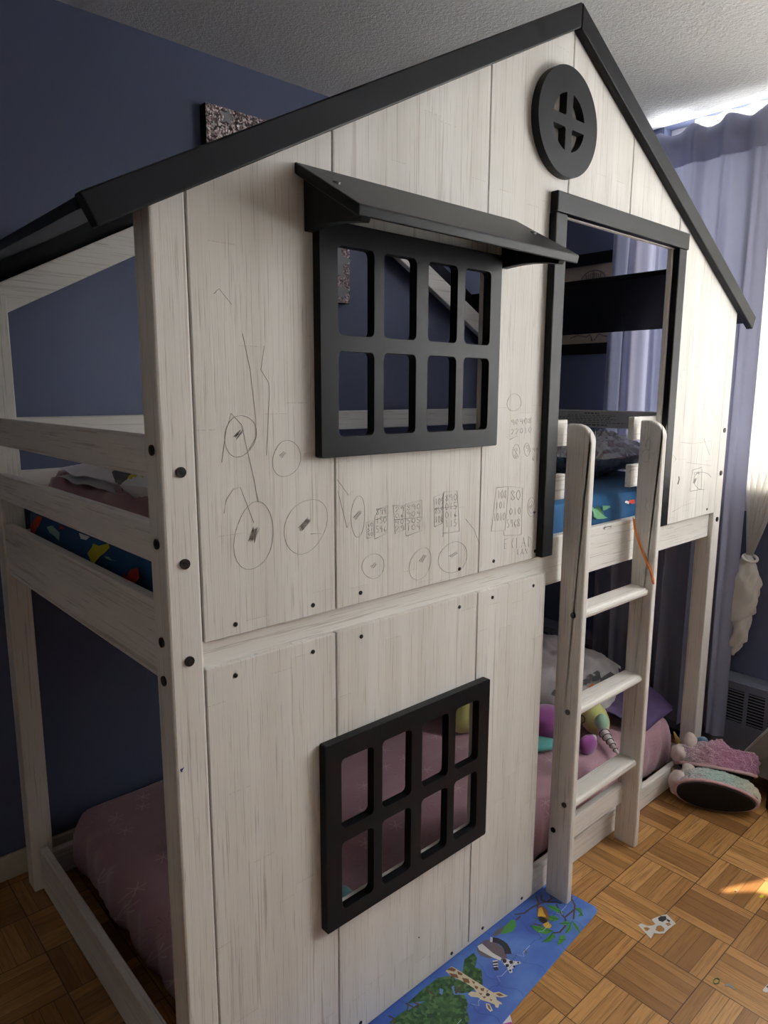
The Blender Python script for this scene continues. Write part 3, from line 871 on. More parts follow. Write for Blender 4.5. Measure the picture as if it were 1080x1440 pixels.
# print on the pillow
for (u, v, r, mi, sd_) in ((838, 951, 7, 0, 1), (856, 957, 9, 0, 2), (826, 958, 4, 0, 3), (832, 965, 3, 1, 4), (846, 970, 4, 0, 6), (782, 975, 5, 0, 8)):
    pts = blob2((u, v), r, 9, .4, 1.3, sd_)
    for k in range(1):
        P = []
        for a, b in pts:
            d = ray(a, b); n_ = eul(16, -16, 20) @ Vector((0, 0, 1)); c0 = Vector((1.80, .42, .315)) + n_ * .064
            P.append(CAM + d * ((c0 - CAM).dot(n_) / d.dot(n_)))
        m = MB(); m.add(P, [tuple(range(len(P)))], 0); m.build('pillow_print', (GREYC, P_ORG)[mi], wp)
m = pillow('p', None, (1.86, .80, .33), .12, .13, .05, eul(10, -20, 10), 31, .03, 12)
o = m.build('pillow', cloth('blue_white_print', (.30, .31, .36), .85, .2, 90, .5)); tag(o, 'rumpled grey pillow in the far back corner of the lower bunk', 'pillow')
def pz(x, y, u, v):
    return ZM + .012 + .10 * max(0, (x - 1.86) / .14) ** 1.3 * (.15 + .85 * v) + .03 * math.sin(PI * v) * (1 - u * .5) + .012 * noise.noise(Vector((x * 8, y * 8, 2)))
o = drape('folded_blanket', PURPLE, 1.74, 1.995, .085, .34, pz, .012, nu=26, nv=26)
tag(o, 'folded purple blanket beside the white pillow on the lower bunk', 'blanket')
# unicorn plush
uc = thing('unicorn_plush', (1.62, .25, ZM), 'yellow green plush unicorn with a silver horn lying on the pink sheet', 'plush toy')
Rh = Vector((.63, -.77, 0)).normalized()
hc = Vector((1.60, .245, .278))
tip = onZ(869, 1060, .232); base = onZ(843, 1021, .262)
ax = (tip - base).normalized()
m = MB(); m.ell(base - ax * .055, .085, .050, .048, Matrix((ax, ax.cross(Vector((0, 0, 1))).normalized(), ax.cross(Vector((0, 0, 1))).normalized().cross(ax))).transposed(), amp=.004, fr=30)
hd = m.build('head', YGREEN, uc)
m = MB(); ec = onZ(819, 1011, .312)
e1 = [Vector((0, 0, 0))]
ev = [onX(u, v, ec.x) for u, v in ((816, 1007), (820, 1006.5), (822.5, 1010), (822, 1015), (818, 1017.5))]
dirc = (CAM - ev[0]).normalized()
m.tube([p + dirc * .004 for p in ev], .0016, 6); m.build('closed_eye', BLKC, hd)
m = MB(); m.tube([base - ax * .012, base, base + (tip - base) * .5, tip], .030, 16, taper=lambda q: 1 - q * .86); hn = m.build('horn', HORN, uc)
m = MB()
a1 = ax.cross(Vector((0, 0, 1))).normalized(); b1 = ax.cross(a1)
for k in range(6):
    f_ = .12 + .15 * k; c0 = base + (tip - base) * f_; rr = .0235 * (1 - (f_ * .5 + .25) * .90)
    rr = .030 * (1 - .86 * (f_ * .667 + .333)) + .0012
    m.tube([c0 + a1 * rr * math.cos(q) + b1 * rr * math.sin(q) for q in [2 * PI * i / 16 for i in range(16)]], .0014, 4, closed=True)
m.build('horn_stitching', BLKC, hn)
p = onZ(827, 1047, .245); m = MB(); m.ell(p, .040, .024, .032, amp=.004, fr=30); m.build('ear', MAGENTA, uc)
p = onZ(834, 1040, .255); m = MB(); m.ell(p, .016, .010, .018); m.build('ear_lining', P_WHT, uc)
p = onZ(846, 1015, .285); m = MB(); m.ell(p, .026, .022, .028, amp=.004, fr=30); m.build('ear', MINTP, uc)
p = onZ(772, 1016, .275); m = MB(); m.ell(p, .095, .07, .060, eul(0, 0, -40), amp=.01, fr=12); m.build('body', MAGENTA, uc)
p = onZ(760, 1050, .235); m = MB(); m.ell(p + Vector((.02, .02, 0)), .07, .05, .02, eul(0, 0, -30), amp=.006, fr=18)
o = m.build('soft_toy', TEAL); tag(o, 'teal plush fin on the pink sheet, left of the unicorn and the ladder', 'plush toy')
p = onZ(657, 1040, .215); m = MB(); m.ell(Vector((1.33, .525, .285)), .085, .075, .075, amp=.012, fr=18)
o = m.build('plush_ball', YGREEN); tag(o, 'fluffy yellow green plush seen through the lower window', 'plush toy')
m = MB(); m.ell(Vector((1.36, .70, .26)), .07, .10, .04, amp=.02, fr=14); o = m.build('crumpled_cloth', GREYC); tag(o, 'dark crumpled cloth behind the yellow green plush', 'cloth')
p = onZ(484, 1257, .225); m = MB(); m.ell(p + Vector((-.02, .0, -.005)), .04, .032, .026, amp=.003, fr=30); m.ell(p + Vector((.005, -.02, -.01)), .028, .022, .02)
o = m.build('soft_toy', cloth('pale_teal_plush', (.16, .36, .40), .95, .5, 200)); tag(o, 'small pale teal plush just behind the left corner of the lower window', 'plush toy')

# ------------------------------------------------------------------ wall pictures
def glitter():
    m = mat('silver_pink_glitter', (.35, .28, .29), .35, .6, .5); t = NT(m)
    vo = t.node('ShaderNodeTexVoronoi'); t.link(t.coord((210, 210, 210)), vo.inputs['Vector']); vo.inputs['Scale'].default_value = 1
    sc = t.node('ShaderNodeSeparateColor'); t.link(vo.outputs['Color'], sc.inputs[0])
    t.base(t.ramp(sc.outputs[0], [(0, (.10, .07, .075)), (.45, (.30, .22, .22)), (.72, (.62, .50, .50)), (.9, (.95, .9, .9))], 'CONSTANT'))
    nv = t.node('ShaderNodeVectorMath', operation='MULTIPLY_ADD'); t.link(vo.outputs['Color'], nv.inputs[0]); nv.inputs[1].default_value = (.9, .9, .9); nv.inputs[2].default_value = (-.45, -.45, -.45)
    ge = t.node('ShaderNodeNewGeometry'); ad = t.node('ShaderNodeVectorMath', operation='ADD'); t.link(ge.outputs['Normal'], ad.inputs[0]); t.link(nv.outputs[0], ad.inputs[1])
    no = t.node('ShaderNodeVectorMath', operation='NORMALIZE'); t.link(ad.outputs[0], no.inputs[0]); t.link(no.outputs[0], t.b.inputs['Normal'])
    return m
GLIT = glitter()
CV = thing('wall_canvas', (.96, YB - .036, 1.72), 'silver pink glitter canvas with grey stars on the blue wall behind the roof', 'canvas')
cx0, cx1, cz0, cz1 = .672, 1.232, 1.720, 2.262
m = MB(); m.box(cx0, cx1, YB - .036, YB, cz0, cz1); m.build('canvas_wrap', BLKC, CV, bevel=.003)
m = MB(); m.box(cx0 + .001, cx1 - .001, YB - .0375, YB - .036, cz0 + .001, cz1 - .001)
gm = m.build('glitter_face', GLIT, CV)
STARM = mat('grey_star', (.24, .25, .27), .6)
def star(cx, cz, r):
    return [(cx + (r if k % 2 == 0 else r * .45) * math.sin(PI * k / 5 + .2), cz + (r if k % 2 == 0 else r * .45) * math.cos(PI * k / 5 + .2)) for k in range(10)]
stx = onY(320, 165, YB - .037)
for cx, cz, r in ((stx.x, stx.z, .028), (1.172, 1.865, .07), (1.195, 1.762, .036), (.95, 2.0, .09), (.80, 1.85, .05), (1.08, 2.15, .04)):
    m = MB(); m.prism(star(cx, cz, r), 'y', YB - .0381, YB - .0374); m.build('star_print', STARM, CV)
PF = thing('picture_frame', (X2, .74, 1.57), 'black framed sketch on tan paper hung left of the grey curtain', 'picture')
m = MB(); m.prism(rrect(.545, .95, 1.565, 1.985, .002, 1), 'x', X2 - .028, X2, 0, [rrect(.58, .915, 1.612, 1.937, .002, 1)]); m.build('frame', BLACK, PF, bevel=.003)
TAN = mat('tan_paper', (.40, .32, .25), .8); t = NT(TAN); t.base(t.mix(t.noise(t.coord((20, 20, 20)), 1, 4), (.33, .26, .20), (.46, .37, .29)))
m = MB(); m.box(X2 - .012, X2 - .001, .58, .915, 1.612, 1.937); m.build('tan_mat', TAN, PF)
SKM = mat('sketch_grey', (.14, .12, .13), .8)
def sketch(strokes):
    m = MB()
    for st in strokes: m.tube([(X2 - .0125, a, b) for a, b in st], .0026, 4)
    m.build('pencil_sketch', SKM, PF)
sketch([[(.70 + .065 * math.cos(a), 1.86 + .055 * math.sin(a)) for a in [PI * k / 10 for k in range(11)]], [(.635, 1.86), (.63, 1.80)], [(.765, 1.86), (.77, 1.79)], [(.70, 1.915), (.70, 1.87)], [(.66, 1.905), (.68, 1.86)], [(.74, 1.905), (.72, 1.86)]]
       + [[(.65 + .009 * k, 1.885 + .02 * math.sin(k * .27)), (.645 + .010 * k, 1.85)] for k in range(12)])
sketch([[(.66, 1.65), (.68, 1.625), (.70, 1.65), (.69, 1.62)], [(.60, 1.635), (.63, 1.64), (.66, 1.65)], [(.70, 1.65), (.72, 1.64), (.76, 1.65), (.80, 1.638)]])

# ------------------------------------------------------------------ curtains, heater
cu = thing('curtain', (2.205, .26, .09), 'long grey lined curtain hanging behind the far end of the bunk bed', 'curtain')
def curt(u, v):
    y = .555 + (-.022 - .555) * u
    z = 2.345 + (.098 - 2.345) * v
    ph = u * 2 * PI * 5.2
    k = .35 + .65 * min(1, v * 3)
    x = 2.196 + .022 * k * math.sin(ph + .5 * math.sin(v * 3)) + .008 * k * math.sin(ph * 2.3 + 1)
    y += .012 * k * math.cos(ph) + .018 * v * math.sin(v * 4 + u * 6) * (1 - u) * (1 if u < .9 else .3)
    if v < .02: z += .012 * math.sin(ph * .8 + 1)
    z += .012 * math.sin(u * 17) * v
    return Vector((x, y, z))
m = MB(); m.grid(150, 70, curt); m.build('curtain_panel', CURT, cu)
m = MB()
def hdr(u, v):
    p = curt(u, 0); q = curt(u, .055); r_ = p.lerp(q, v); r_.x -= .011 + .008 * math.sin(PI * v); return r_
m.grid(150, 8, hdr); m.build('curtain_header', cloth('curtain_header_cloth', (.46, .47, .58), .8, .15, 300, .05, translucent=.62), cu)
m = MB(); m.tube([(2.198, .62, 2.295), (2.198, -1.9, 2.295)], .006, 12)
for y in (.60, -1.8): m.box(2.194, X2, y - .008, y + .008, 2.286, 2.304)
o = m.build('curtain_rod', SCREW); tag(o, 'slim metal curtain rod running through the grey curtain header', 'curtain rod')
sh = thing('sheer_curtain', (2.25, -.05, .43), 'white sheer curtain tied in a knot, hanging right beside the grey curtain', 'curtain')
def sheer(u, v):
    z = 2.35 + (.80 - 2.35) * v
    yl = .10 * (1 - v) - .030 * v
    yr = -.050 - .30 * (z - .80) - .10 * max(0, z - 1.0)
    y = yl + (yr - yl) * u
    ph = u * 2 * PI * 6 + .6 * math.sin(v * 4)
    x = 2.252 + (.014 * (1 - v * v) + .004) * math.sin(ph)
    return Vector((x, y, z))
m = MB(); m.grid(120, 60, sheer); m.build('sheer_panel', SHEER, sh)
m = MB()
BP = ((.812, .014), (.79, .024), (.74, .044), (.69, .056), (.64, .058), (.585, .050), (.572, .037), (.52, .041), (.475, .038), (.467, .026), (.44, .022), (.434, .004))
def bun(u, v):
    z = .812 + (.434 - .812) * v
    a = 2 * PI * u
    for (z0, w0), (z1, w1) in zip(BP, BP[1:]):
        if z <= z0 and z >= z1 - 1e-9: w_ = w0 + (w1 - w0) * (z0 - z) / (z0 - z1); break
    k = min(1, v * 6)
    w_ *= 1 + k * (.10 * math.sin(4 * a + z * 46) + .07 * math.sin(7 * a - z * 75) + .10 * noise.noise(Vector((math.cos(a) * 2, math.sin(a) * 2, z * 26))))
    return Vector((2.246 + .72 * min(w_, .044) * math.cos(a), -.034 + .012 * v + w_ * math.sin(a), z + .022 * math.sin(a + 2.2) * k))
m.grid(96, 110, bun, cu=True); m.build('tied_bundle', SHEERT, sh)
m = MB(); m.tube([(2.244 + .022 * math.cos(a), -.046 + .024 * math.sin(a), .800 + .010 * math.sin(a + 1)) for a in [2 * PI * k / 24 for k in range(24)]], .0055, 8, closed=True); m.build('knot', SHEERT, sh)
# added, mostly unseen second sheer: spreads daylight, its notched hem shapes the sun patch
sh_added = thing('sheer_curtain', (2.275, -1.0, .96), 'added wide white sheer curtain, mostly unseen, spreading the daylight and shaping the sun patch', 'curtain')
THIN = cloth('added_thin_sheer_cloth', (.93, .93, .92), .85, .1, 500, .02, translucent=.88)  # passes more daylight than SHEER, to brighten the left of the facade
def added_sheer(ya, yb, n):
    def f(u, v):
        y = ya + (yb - ya) * u
        bot = .97 + .30 * math.exp(-((y + .872) / .042) ** 2) * (1 + .3 * math.sin(y * 130))  # notch lets only a small sunbeam in over the sill
        return Vector((2.276 + .010 * math.sin((y - .3) * 2 * PI * 10.4), y, 2.40 + (bot - 2.40) * v))
    m = MB(); m.grid(n, 24, f); return m
added_sheer(.30, -.86, 200).build('sheer_panel', SHEER, sh_added)
added_sheer(-.855, -2.2, 240).build('sheer_panel', THIN, sh_added)

ht = thing('baseboard_heater', (2.2, .2, 0), 'grey wall heater with a louvred grille under the window, below the curtain', 'heater')
m = MB()
hx = 2.238
m.prism([(hx, .312), (X2, .312), (X2, .330), (hx + .02, .324)], 'y', -1.2, YB - .02)
m.box(hx + .004, X2, -1.2, YB - .02, .04, .312)
m.build('heater_body', METAL, ht, bevel=.003)
m = MB(); m.box(hx - .001, hx + .0045, -1.2, YB - .02, .155, .285); m.build('heater_grille', GRILL, ht)
m = MB()
m.box(hx - .003, hx + .004, -1.2, YB - .02, .285, .314); m.box(hx - .003, hx + .004, -1.2, YB - .02, .04, .156)
y = YB - .05
while y > -1.2:
    m.box(hx - .003, hx + .002, y - .014, y, .156, .285); y -= .074
for k in range(11):
    z = .160 + k * .0116
    m.box(hx - .002, hx + .001, -1.2, YB - .02, z, z + .0048)
m.build('heater_louvre', METAL, ht)
m = MB(); m.box(hx + .02, X2, -1.2, YB - .02, 0, .04); m.build('heater_base', BLKC, ht)

# ------------------------------------------------------------------ slippers
def fur(name, stops, axis=0, span=(-.12, .12)):
    m = mat(name, (.5, .4, .45), .95, .05, sheen=.5); t = NT(m)
    c = t.node('ShaderNodeTexCoord'); sp = t.node('ShaderNodeSeparateXYZ'); t.link(c.outputs['Object'], sp.inputs[0])
    n1 = t.noise(t.coord((38, 38, 38)), 1, 4)
    f = t.math('ADD', t.math('DIVIDE', t.math('SUBTRACT', sp.outputs[axis], span[0]), span[1] - span[0]), t.math('MULTIPLY', t.math('SUBTRACT', n1, .5), .35))
    col = t.ramp(f, stops)
    n2 = t.noise(t.coord((190, 190, 190)), 1, 3, .6)
    t.base(t.mix(t.ramp(n2, [(.35, (.5, .5, .5)), (.65, (0, 0, 0))]), col, (.25, .18, .22)))
    t.bump(n2, .8, .012)
    return m
FUR1 = fur('mint_pink_fur', [(0, (.66, .56, .58)), (.25, (.66, .72, .70)), (.5, (.46, .72, .62)), (.75, (.52, .68, .58)), (1, (.68, .64, .44))])
FUR2 = fur('pink_lilac_fur', [(0, (.58, .48, .56)), (.3, (.62, .38, .46)), (.6, (.55, .22, .36)), (1, (.42, .16, .30))])
FURW = cloth('cream_fur', (.62, .54, .50), .95, .5, 120, .2)
PRIM = cloth('pink_edge', (.55, .36, .38), .85, .3)
PEAR = cloth('blue_ear', (.14, .26, .36), .9, .3)
GOLD = cloth('gold_cloth', (.45, .32, .12), .6, .2)
def slipper(name, c, M, f, label, earm):
    root = bpy.data.objects.new(name, None); COL.objects.link(root)
    root.location = c; root.rotation_euler = M.to_euler()
    tag(root, label, 'slipper', 'plush unicorn slippers')
    A, B = .128, .054                      # half length (x), half width (y); z = away from the sole
    def out(t_): # sole outline, wider at the toe (-x)
        return Vector((A * math.cos(t_), B * math.sin(t_) * (1 - .14 * math.cos(t_)), 0))
    def P(n_, mb, mt): o = mb.build(n_, mt); o.parent = root; return o
    m = MB(); n = 40
    m.prism([tuple(out(2 * PI * k / n).xy * .94) for k in range(n)], 'z', -.004, .006); P('sole', m, BLKC).modifiers.new('b', 'BEVEL').width = .003
    m = MB(); m.tube([out(2 * PI * k / n) * 1.0 + Vector((0, 0, .008)) for k in range(n)], .0062, 8, closed=True); P('sole_edge', m, PRIM)
    m = MB()
    def up_(u, v):
        a = 2 * PI * u; b = v * PI / 2
        p = out(a) * (1.04 + .10 * math.sin(2 * b))
        hgt = .092 + .012 * math.cos(a)
        k = math.cos(b) ** .55
        q = Vector((p.x * k, p.y * k, .010 + hgt * math.sin(b) ** .8))
        nn = noise.noise(q * 55 + Vector((c[0] * 50, 0, 0))) * .008 + noise.noise(q * 150) * .006
        q += q.normalized() * nn
        if math.sin(b) > .6 and q.x > .02: q.z -= .03 * min(1, (q.x - .02) / .03) * (math.sin(b) - .6) / .4   # sunken opening
        return q
    m.grid(150, 54, up_, cu=True); P('upper', m, f)
    m = MB()
    for s_ in (-1, 1): m.ell((-.085, s_ * .030, .085), .022, .017, .032, amp=.005, fr=60)
    P('ear', m, FURW)
    m = MB(); m.ell((-.115, 0, .040), .032, .046, .036, amp=.009, fr=55, nu=40, nv=28); P('muzzle', m, FURW)
    m = MB(); m.tube([(-.12, 0, .075), (-.14, 0, .115)], .011, 10, taper=lambda q: 1 - .8 * q); P('horn', m, GOLD)
    m = MB(); m.ell((-.045, .005, .098), .020, .026, .016, amp=.006, fr=60); P('bow', m, earm)
    m = MB(); m.tube([(.085, -.012, .075), (.118, 0, .078), (.128, .012, .05)], .010, 6); P('pull_tab', m, PRIM)
    return root
vd = Vector((.942, .337, 0)); rt_ = Vector((.337, -.942, 0)); 
def smat(tilt, yaw):
    # x -> to the right in the room as seen from the door (heel), z -> away from the sole
    x = (Matrix.Rotation(math.radians(yaw), 3, 'Z') @ rt_); zz = (Matrix.Rotation(math.radians(yaw), 3, 'Z') @ vd)
    zz = (zz * math.cos(math.radians(tilt)) + Vector((0, 0, 1)) * math.sin(math.radians(tilt)))
    y = zz.cross(x)
    return Matrix((x, y, zz)).transposed()
slipper('plush_slipper', (1.822, -.158, .060), smat(10, 6), FUR1, 'mint and pink fluffy unicorn slipper lying on its side, black sole showing', PEAR)
slipper('plush_slipper', (1.936, -.108, .088), smat(56, 8), FUR2, 'pink and lilac fluffy unicorn slipper lying behind the mint one', PEAR)

# ------------------------------------------------------------------ grey felt bag on a black box at the right edge
bx_ = MB(); bx_.box(1.98, 2.19, -.62, -.262, 0, .07)
o = bx_.build('storage_box', BLKC, bevel=.008); tag(o, 'low black box on the floor under the grey felt bag', 'box')
fb = thing('felt_bag', (2.09, -.40, .071), 'grey felt bag with a stitched edge, cut off by the right side of the photo', 'bag')
prof = [onX(u, v, 2.05) for u, v in ((1082, 1026), (1066, 1041), (1050, 1057), (1038, 1071), (1035.5, 1079), (1042, 1089), (1058, 1099))]
prof = [(p.y, p.z) for p in prof] + [(-.26, .072), (-.62, .072), (-.62, .34), (-.30, .34)]
prof = [(y, max(z, .0715)) for y, z in prof]
m = MB(); m.prism(prof, 'x', 2.05, 2.19); m.build('bag_body', FELT, fb, bevel=.03, seg=5)
m = MB(); m.tube([(2.051, y + .004, z) for y, z in prof[:6]], .004, 6); m.build('bag_seam', cloth('pale_seam', (.34, .34, .32), .9, .2), fb)

# ------------------------------------------------------------------ floor puzzle
PZ = .0028
def skyblue():
    m = mat('puzzle_blue', (.06, .13, .42), .42, .4); t = NT(m)
    n = t.noise(t.coord((5, 9, 1)), 1, 3)
    t.base(t.ramp(n, [(.3, (.045, .085, .36)), (.5, (.07, .15, .46)), (.75, (.13, .26, .60))]))
    return m
ZB = skyblue()
def canopy():
    m = mat('puzzle_tree_green', (.04, .10, .04), .5, .3); t = NT(m)
    vo = t.node('ShaderNodeTexVoronoi'); t.link(t.coord((120, 120, 120)), vo.inputs['Vector']); vo.inputs['Scale'].default_value = 1
    sc = t.node('ShaderNodeSeparateColor'); t.link(vo.outputs['Color'], sc.inputs[0])
    t.base(t.ramp(sc.outputs[0], [(0, (.018, .05, .02)), (.5, (.04, .10, .04)), (1, (.09, .17, .07))]))
    return m
pmats = [ZB, canopy(), mat('puzzle_leaf', (.06, .24, .05), .4), mat('puzzle_branch', (.09, .055, .045), .5), mat('puzzle_yellow', (.55, .34, .04), .4),
         mat('puzzle_brown', (.20, .085, .04), .4), mat('puzzle_cream', (.55, .48, .34), .4), mat('puzzle_white', (.60, .58, .56), .4),
         mat('puzzle_black', (.02, .02, .025), .4), mat('puzzle_mauve', (.13, .10, .12), .4), mat('puzzle_cut', (.55, .62, .75), .4), mat('puzzle_cut_dark', (.02, .04, .14), .5),
         mat('puzzle_leaf_dark', (.03, .13, .03), .4), mat('puzzle_card', (.45, .40, .34), .7)]
m = MB()
a_, b_ = onZ(840, 1281, PZ), onZ(720, 1422, PZ)
dx = (a_ - b_).normalized(); dy = Vector((-dx.y, dx.x, 0))
cor = a_ + dx * .012 + dy * -.001
def pq(u, v): return cor - dx * u + dy * v            # u: leftwards from the right end, v: inwards
R_ = .02
W_, H_ = .98, .30
ol = [(0 + R_ * (1 - math.cos(a)), R_ * (1 - math.sin(a))) for a in [PI / 2 * k / 6 for k in range(7)]]
# outline: right end rounded corner at the front, then left, back
ol = [(0, H_), (0, R_)] + [(R_ - R_ * math.cos(a), R_ - R_ * math.sin(a)) for a in [PI / 2 * k / 6 for k in range(1, 7)]] + [(W_, 0), (W_, H_)]
P3 = [pq(u, v) for u, v in ol]
m.prism([(p.x, p.y) for p in P3], 'z', .0003, PZ)
lev = [PZ]
def pic(l, mi, k=None):
    lev[0] += .000012
    P = [onZ(u, v, PZ) for u, v in l]
    ar = sum(P[i].x * P[(i + 1) % len(P)].y - P[(i + 1) % len(P)].x * P[i].y for i in range(len(P)))
    if ar < 0: P.reverse()
    m.add([(p.x, p.y, lev[0]) for p in P], [tuple(range(len(P)))], mi)
def pline(l, w_, mi):
    lev[0] += .000012
    P = [onZ(u, v, PZ) for u, v in l]
    for i in range(len(P) - 1):
        d = (P[i + 1] - P[i]); d.z = 0
        if d.length < 1e-6: continue
        n_ = Vector((-d.y, d.x, 0)).normalized() * w_ / 2; e = d.normalized() * w_ * .25
        q = [P[i] - n_ - e, P[i + 1] - n_ + e, P[i + 1] + n_ + e, P[i] + n_ - e]
        m.add([(p.x, p.y, lev[0]) for p in q], [(0, 1, 2, 3)], mi)
A5 = lambda l: [(650 + a / 5.4, 1240 + b / 5.4) for a, b in l]      # upper part
B5 = lambda l: [(520 + a / 5.4, 1310 + b / 5.4) for a, b in l]      # lower part
# tree crowns
pic(B5([(640, 380), (700, 330), (720, 210), (790, 160), (815, 200), (800, 270), (850, 290), (858, 400), (820, 420), (760, 460), (690, 470), (640, 450)]), 1)
pic(B5([(150, 690), (210, 640), (280, 590), (290, 540), (400, 440), (520, 350), (640, 330), (660, 400), (620, 420), (640, 480), (720, 480), (745, 540), (735, 600), (760, 660), (740, 720), (300, 760)]), 1)
pic(B5([(530, 430), (560, 440), (550, 480), (530, 470)]), 0)
pic(B5([(300, 545), (345, 535), (420, 530), (350, 560), (290, 600)]), 0)
for l in ([(145, 640), (180, 660), (190, 720)], [(275, 545), (340, 580)], [(330, 535), (380, 555)], [(430, 440), (490, 480)], [(650, 420), (655, 470), (700, 410)]): pline(B5(l), .004, 3)
# giraffe
pic(B5([(575, 300), (620, 265), (660, 285), (760, 350), (840, 400), (900, 440), (950, 470), (965, 520), (1000, 540), (1005, 555), (985, 550), (975, 580), (955, 575), (950, 555), (900, 535), (850, 520), (820, 500), (770, 495), (745, 475), (770, 455), (810, 460), (790, 430), (720, 385), (620, 340)]), 6)
for l in ([(585, 290), (620, 270), (655, 290), (640, 305)], [(600, 315), (660, 325), (675, 355), (625, 345)], [(665, 300), (705, 320), (700, 335), (670, 325)], [(700, 350), (750, 360), (760, 395), (715, 385)], [(770, 370), (800, 385), (790, 400)], [(795, 410), (825, 420), (815, 440), (798, 430)], [(840, 430), (870, 430), (865, 455), (845, 450)], [(825, 465), (855, 470), (845, 485)], [(850, 490), (885, 495), (870, 510)], [(910, 510), (930, 520), (920, 530)], [(885, 445), (900, 450), (890, 462)]): pic(B5(l), 5)
pic(B5([(880, 475), (895, 465), (915, 478), (905, 492), (885, 490)]), 8)
pic(B5([(940, 465), (980, 458), (1050, 490), (1000, 502), (960, 495)]), 6); pic(B5([(955, 473), (985, 468), (1020, 487), (985, 492)]), 5)
pic(B5([(880, 545), (910, 550), (935, 600), (915, 610), (885, 580)]), 6); pic(B5([(890, 555), (908, 560), (922, 595), (905, 590)]), 9)
# lemur
pic(A5([(120, 480), (180, 440), (240, 450), (320, 510), (345, 580), (300, 600), (240, 570), (210, 585), (140, 560), (110, 520)]), 9)
pic(A5([(115, 490), (150, 470), (230, 540), (300, 580), (290, 600), (220, 570), (130, 520)]), 7)
tl = [(225, 440), (262, 446), (295, 460), (322, 482), (340, 510), (348, 540)]
for i in range(len(tl) - 1): pline(A5([tl[i], tl[i + 1]]), .017, 8 if i % 2 else 7)
for i in range(5):
    q = i / 5; a0_ = tl[i]; a1_ = tl[i + 1]; pline(A5([((a0_[0] + a1_[0]) / 2, (a0_[1] + a1_[1]) / 2), a1_]), .017, 8)
pic(A5([(230, 600), (270, 595), (272, 650), (240, 655)]), 7)
for l in ([(232, 610), (270, 605), (270, 618), (234, 622)], [(234, 632), (270, 628), (270, 640), (236, 642)], [(232, 652), (268, 645), (275, 672), (245, 676)]): pic(A5(l), 8)
pic(A5([(300, 600), (330, 585), (380, 600), (440, 608), (445, 622), (405, 632), (395, 655), (378, 662), (382, 690), (362, 695), (345, 660), (318, 630)]), 7)
for c in ((322, 603, 17), (372, 612, 15), (342, 638, 14), (365, 675, 9), (425, 616, 8), (395, 645, 10)): pic(A5(blob2(c[:2], c[2], 9, .15, 1, 3)), 8)
# leaf and branches, bird
pic(A5([(225, 410), (260, 370), (330, 330), (300, 390), (250, 415)]), 9)
pic(A5([(290, 400), (320, 345), (370, 290), (400, 290), (410, 340), (380, 380), (330, 395)]), 2)
for l in ([(400, 250), (470, 240), (540, 190), (620, 155), (720, 155), (750, 165)], [(410, 290), (440, 265)], [(560, 110), (580, 160), (570, 195)], [(600, 100), (600, 140), (640, 155), (680, 130), (670, 110)], [(715, 175), (740, 230), (785, 285), (780, 340), (740, 385), (690, 390)], [(830, 130), (855, 180), (845, 285)], [(855, 210), (780, 270)], [(800, 130), (835, 115)], [(545, 320), (600, 335)]): pline(A5(l), .0045, 3)
for l in ([(640, 175), (700, 185), (780, 240), (720, 230), (670, 210)], [(650, 260), (700, 260), (735, 285), (700, 305), (655, 290)], [(510, 330), (600, 340), (690, 375), (640, 400), (570, 385)], [(605, 460), (660, 410), (690, 385), (705, 420), (660, 460)], [(735, 320), (790, 300), (830, 315), (780, 332)], [(785, 390), (800, 340), (830, 310), (830, 360), (805, 390)], [(835, 300), (880, 340), (895, 390), (860, 360)], [(855, 200), (900, 200), (918, 260), (880, 265), (900, 235)], [(735, 440), (745, 410), (775, 405), (785, 440), (745, 480), (722, 480)], [(540, 275), (580, 280), (570, 292)]):
    pic(A5(l), 2)
    cx = sum(a for a, b in l) / len(l); cy = sum(b for a, b in l) / len(l)
    pline(A5([l[0], (cx, cy), l[len(l) // 2]]), .0022, 12)
pic(A5([(575, 200), (600, 180), (640, 210), (660, 270), (650, 310), (590, 290), (568, 250)]), 5)
pic(A5([(580, 205), (605, 195), (620, 240), (640, 270), (600, 265), (572, 265)]), 4)
pic(A5([(578, 270), (600, 265), (640, 285), (650, 315), (620, 320), (590, 300)]), 8)
pic(A5([(610, 325), (650, 305), (680, 335), (665, 357), (630, 350)]), 4)
for l in ([(465, 520), (480, 515), (495, 535), (488, 555)],): pic(A5(l), 9)
# cut lines of the pieces
for u in [k * .098 for k in range(1, 10)]:
    P = []
    for k in range(25):
        v = H_ * k / 24; b_ = .010 * math.sin(PI * 2 * v / .076) * (1 if int(v / .076) % 2 else -1)
        P.append((u + b_, v))
    lev[0] += .00001
    for i in range(len(P) - 1):
        p, q = pq(*P[i]), pq(*P[i + 1]); m.add([(p.x, p.y, lev[0]), (q.x, q.y, lev[0]), (q.x + .0008, q.y, lev[0]), (p.x + .0008, p.y, lev[0])], [(0, 1, 2, 3)], 11)
for v in (.072,):
    P = [(.98 * k / 120, v + .008 * (1 if math.sin(2 * PI * k / 12 + 1.2) > .55 else 0) * (1 if (k // 12) % 2 else -1)) for k in range(121)]
    lev[0] += .00001
    for i in range(120):
        p, q = pq(*P[i]), pq(*P[i + 1]); m.add([(p.x, p.y, lev[0]), (q.x, q.y, lev[0]), (q.x, q.y + .0009, lev[0]), (p.x, p.y + .0009, lev[0])], [(0, 1, 2, 3)], 10 if (i // 6) % 2 else 11)
o = m.build('floor_puzzle', pmats); tag(o, 'blue animal jigsaw floor puzzle tucked under the front of the bed', 'puzzle')

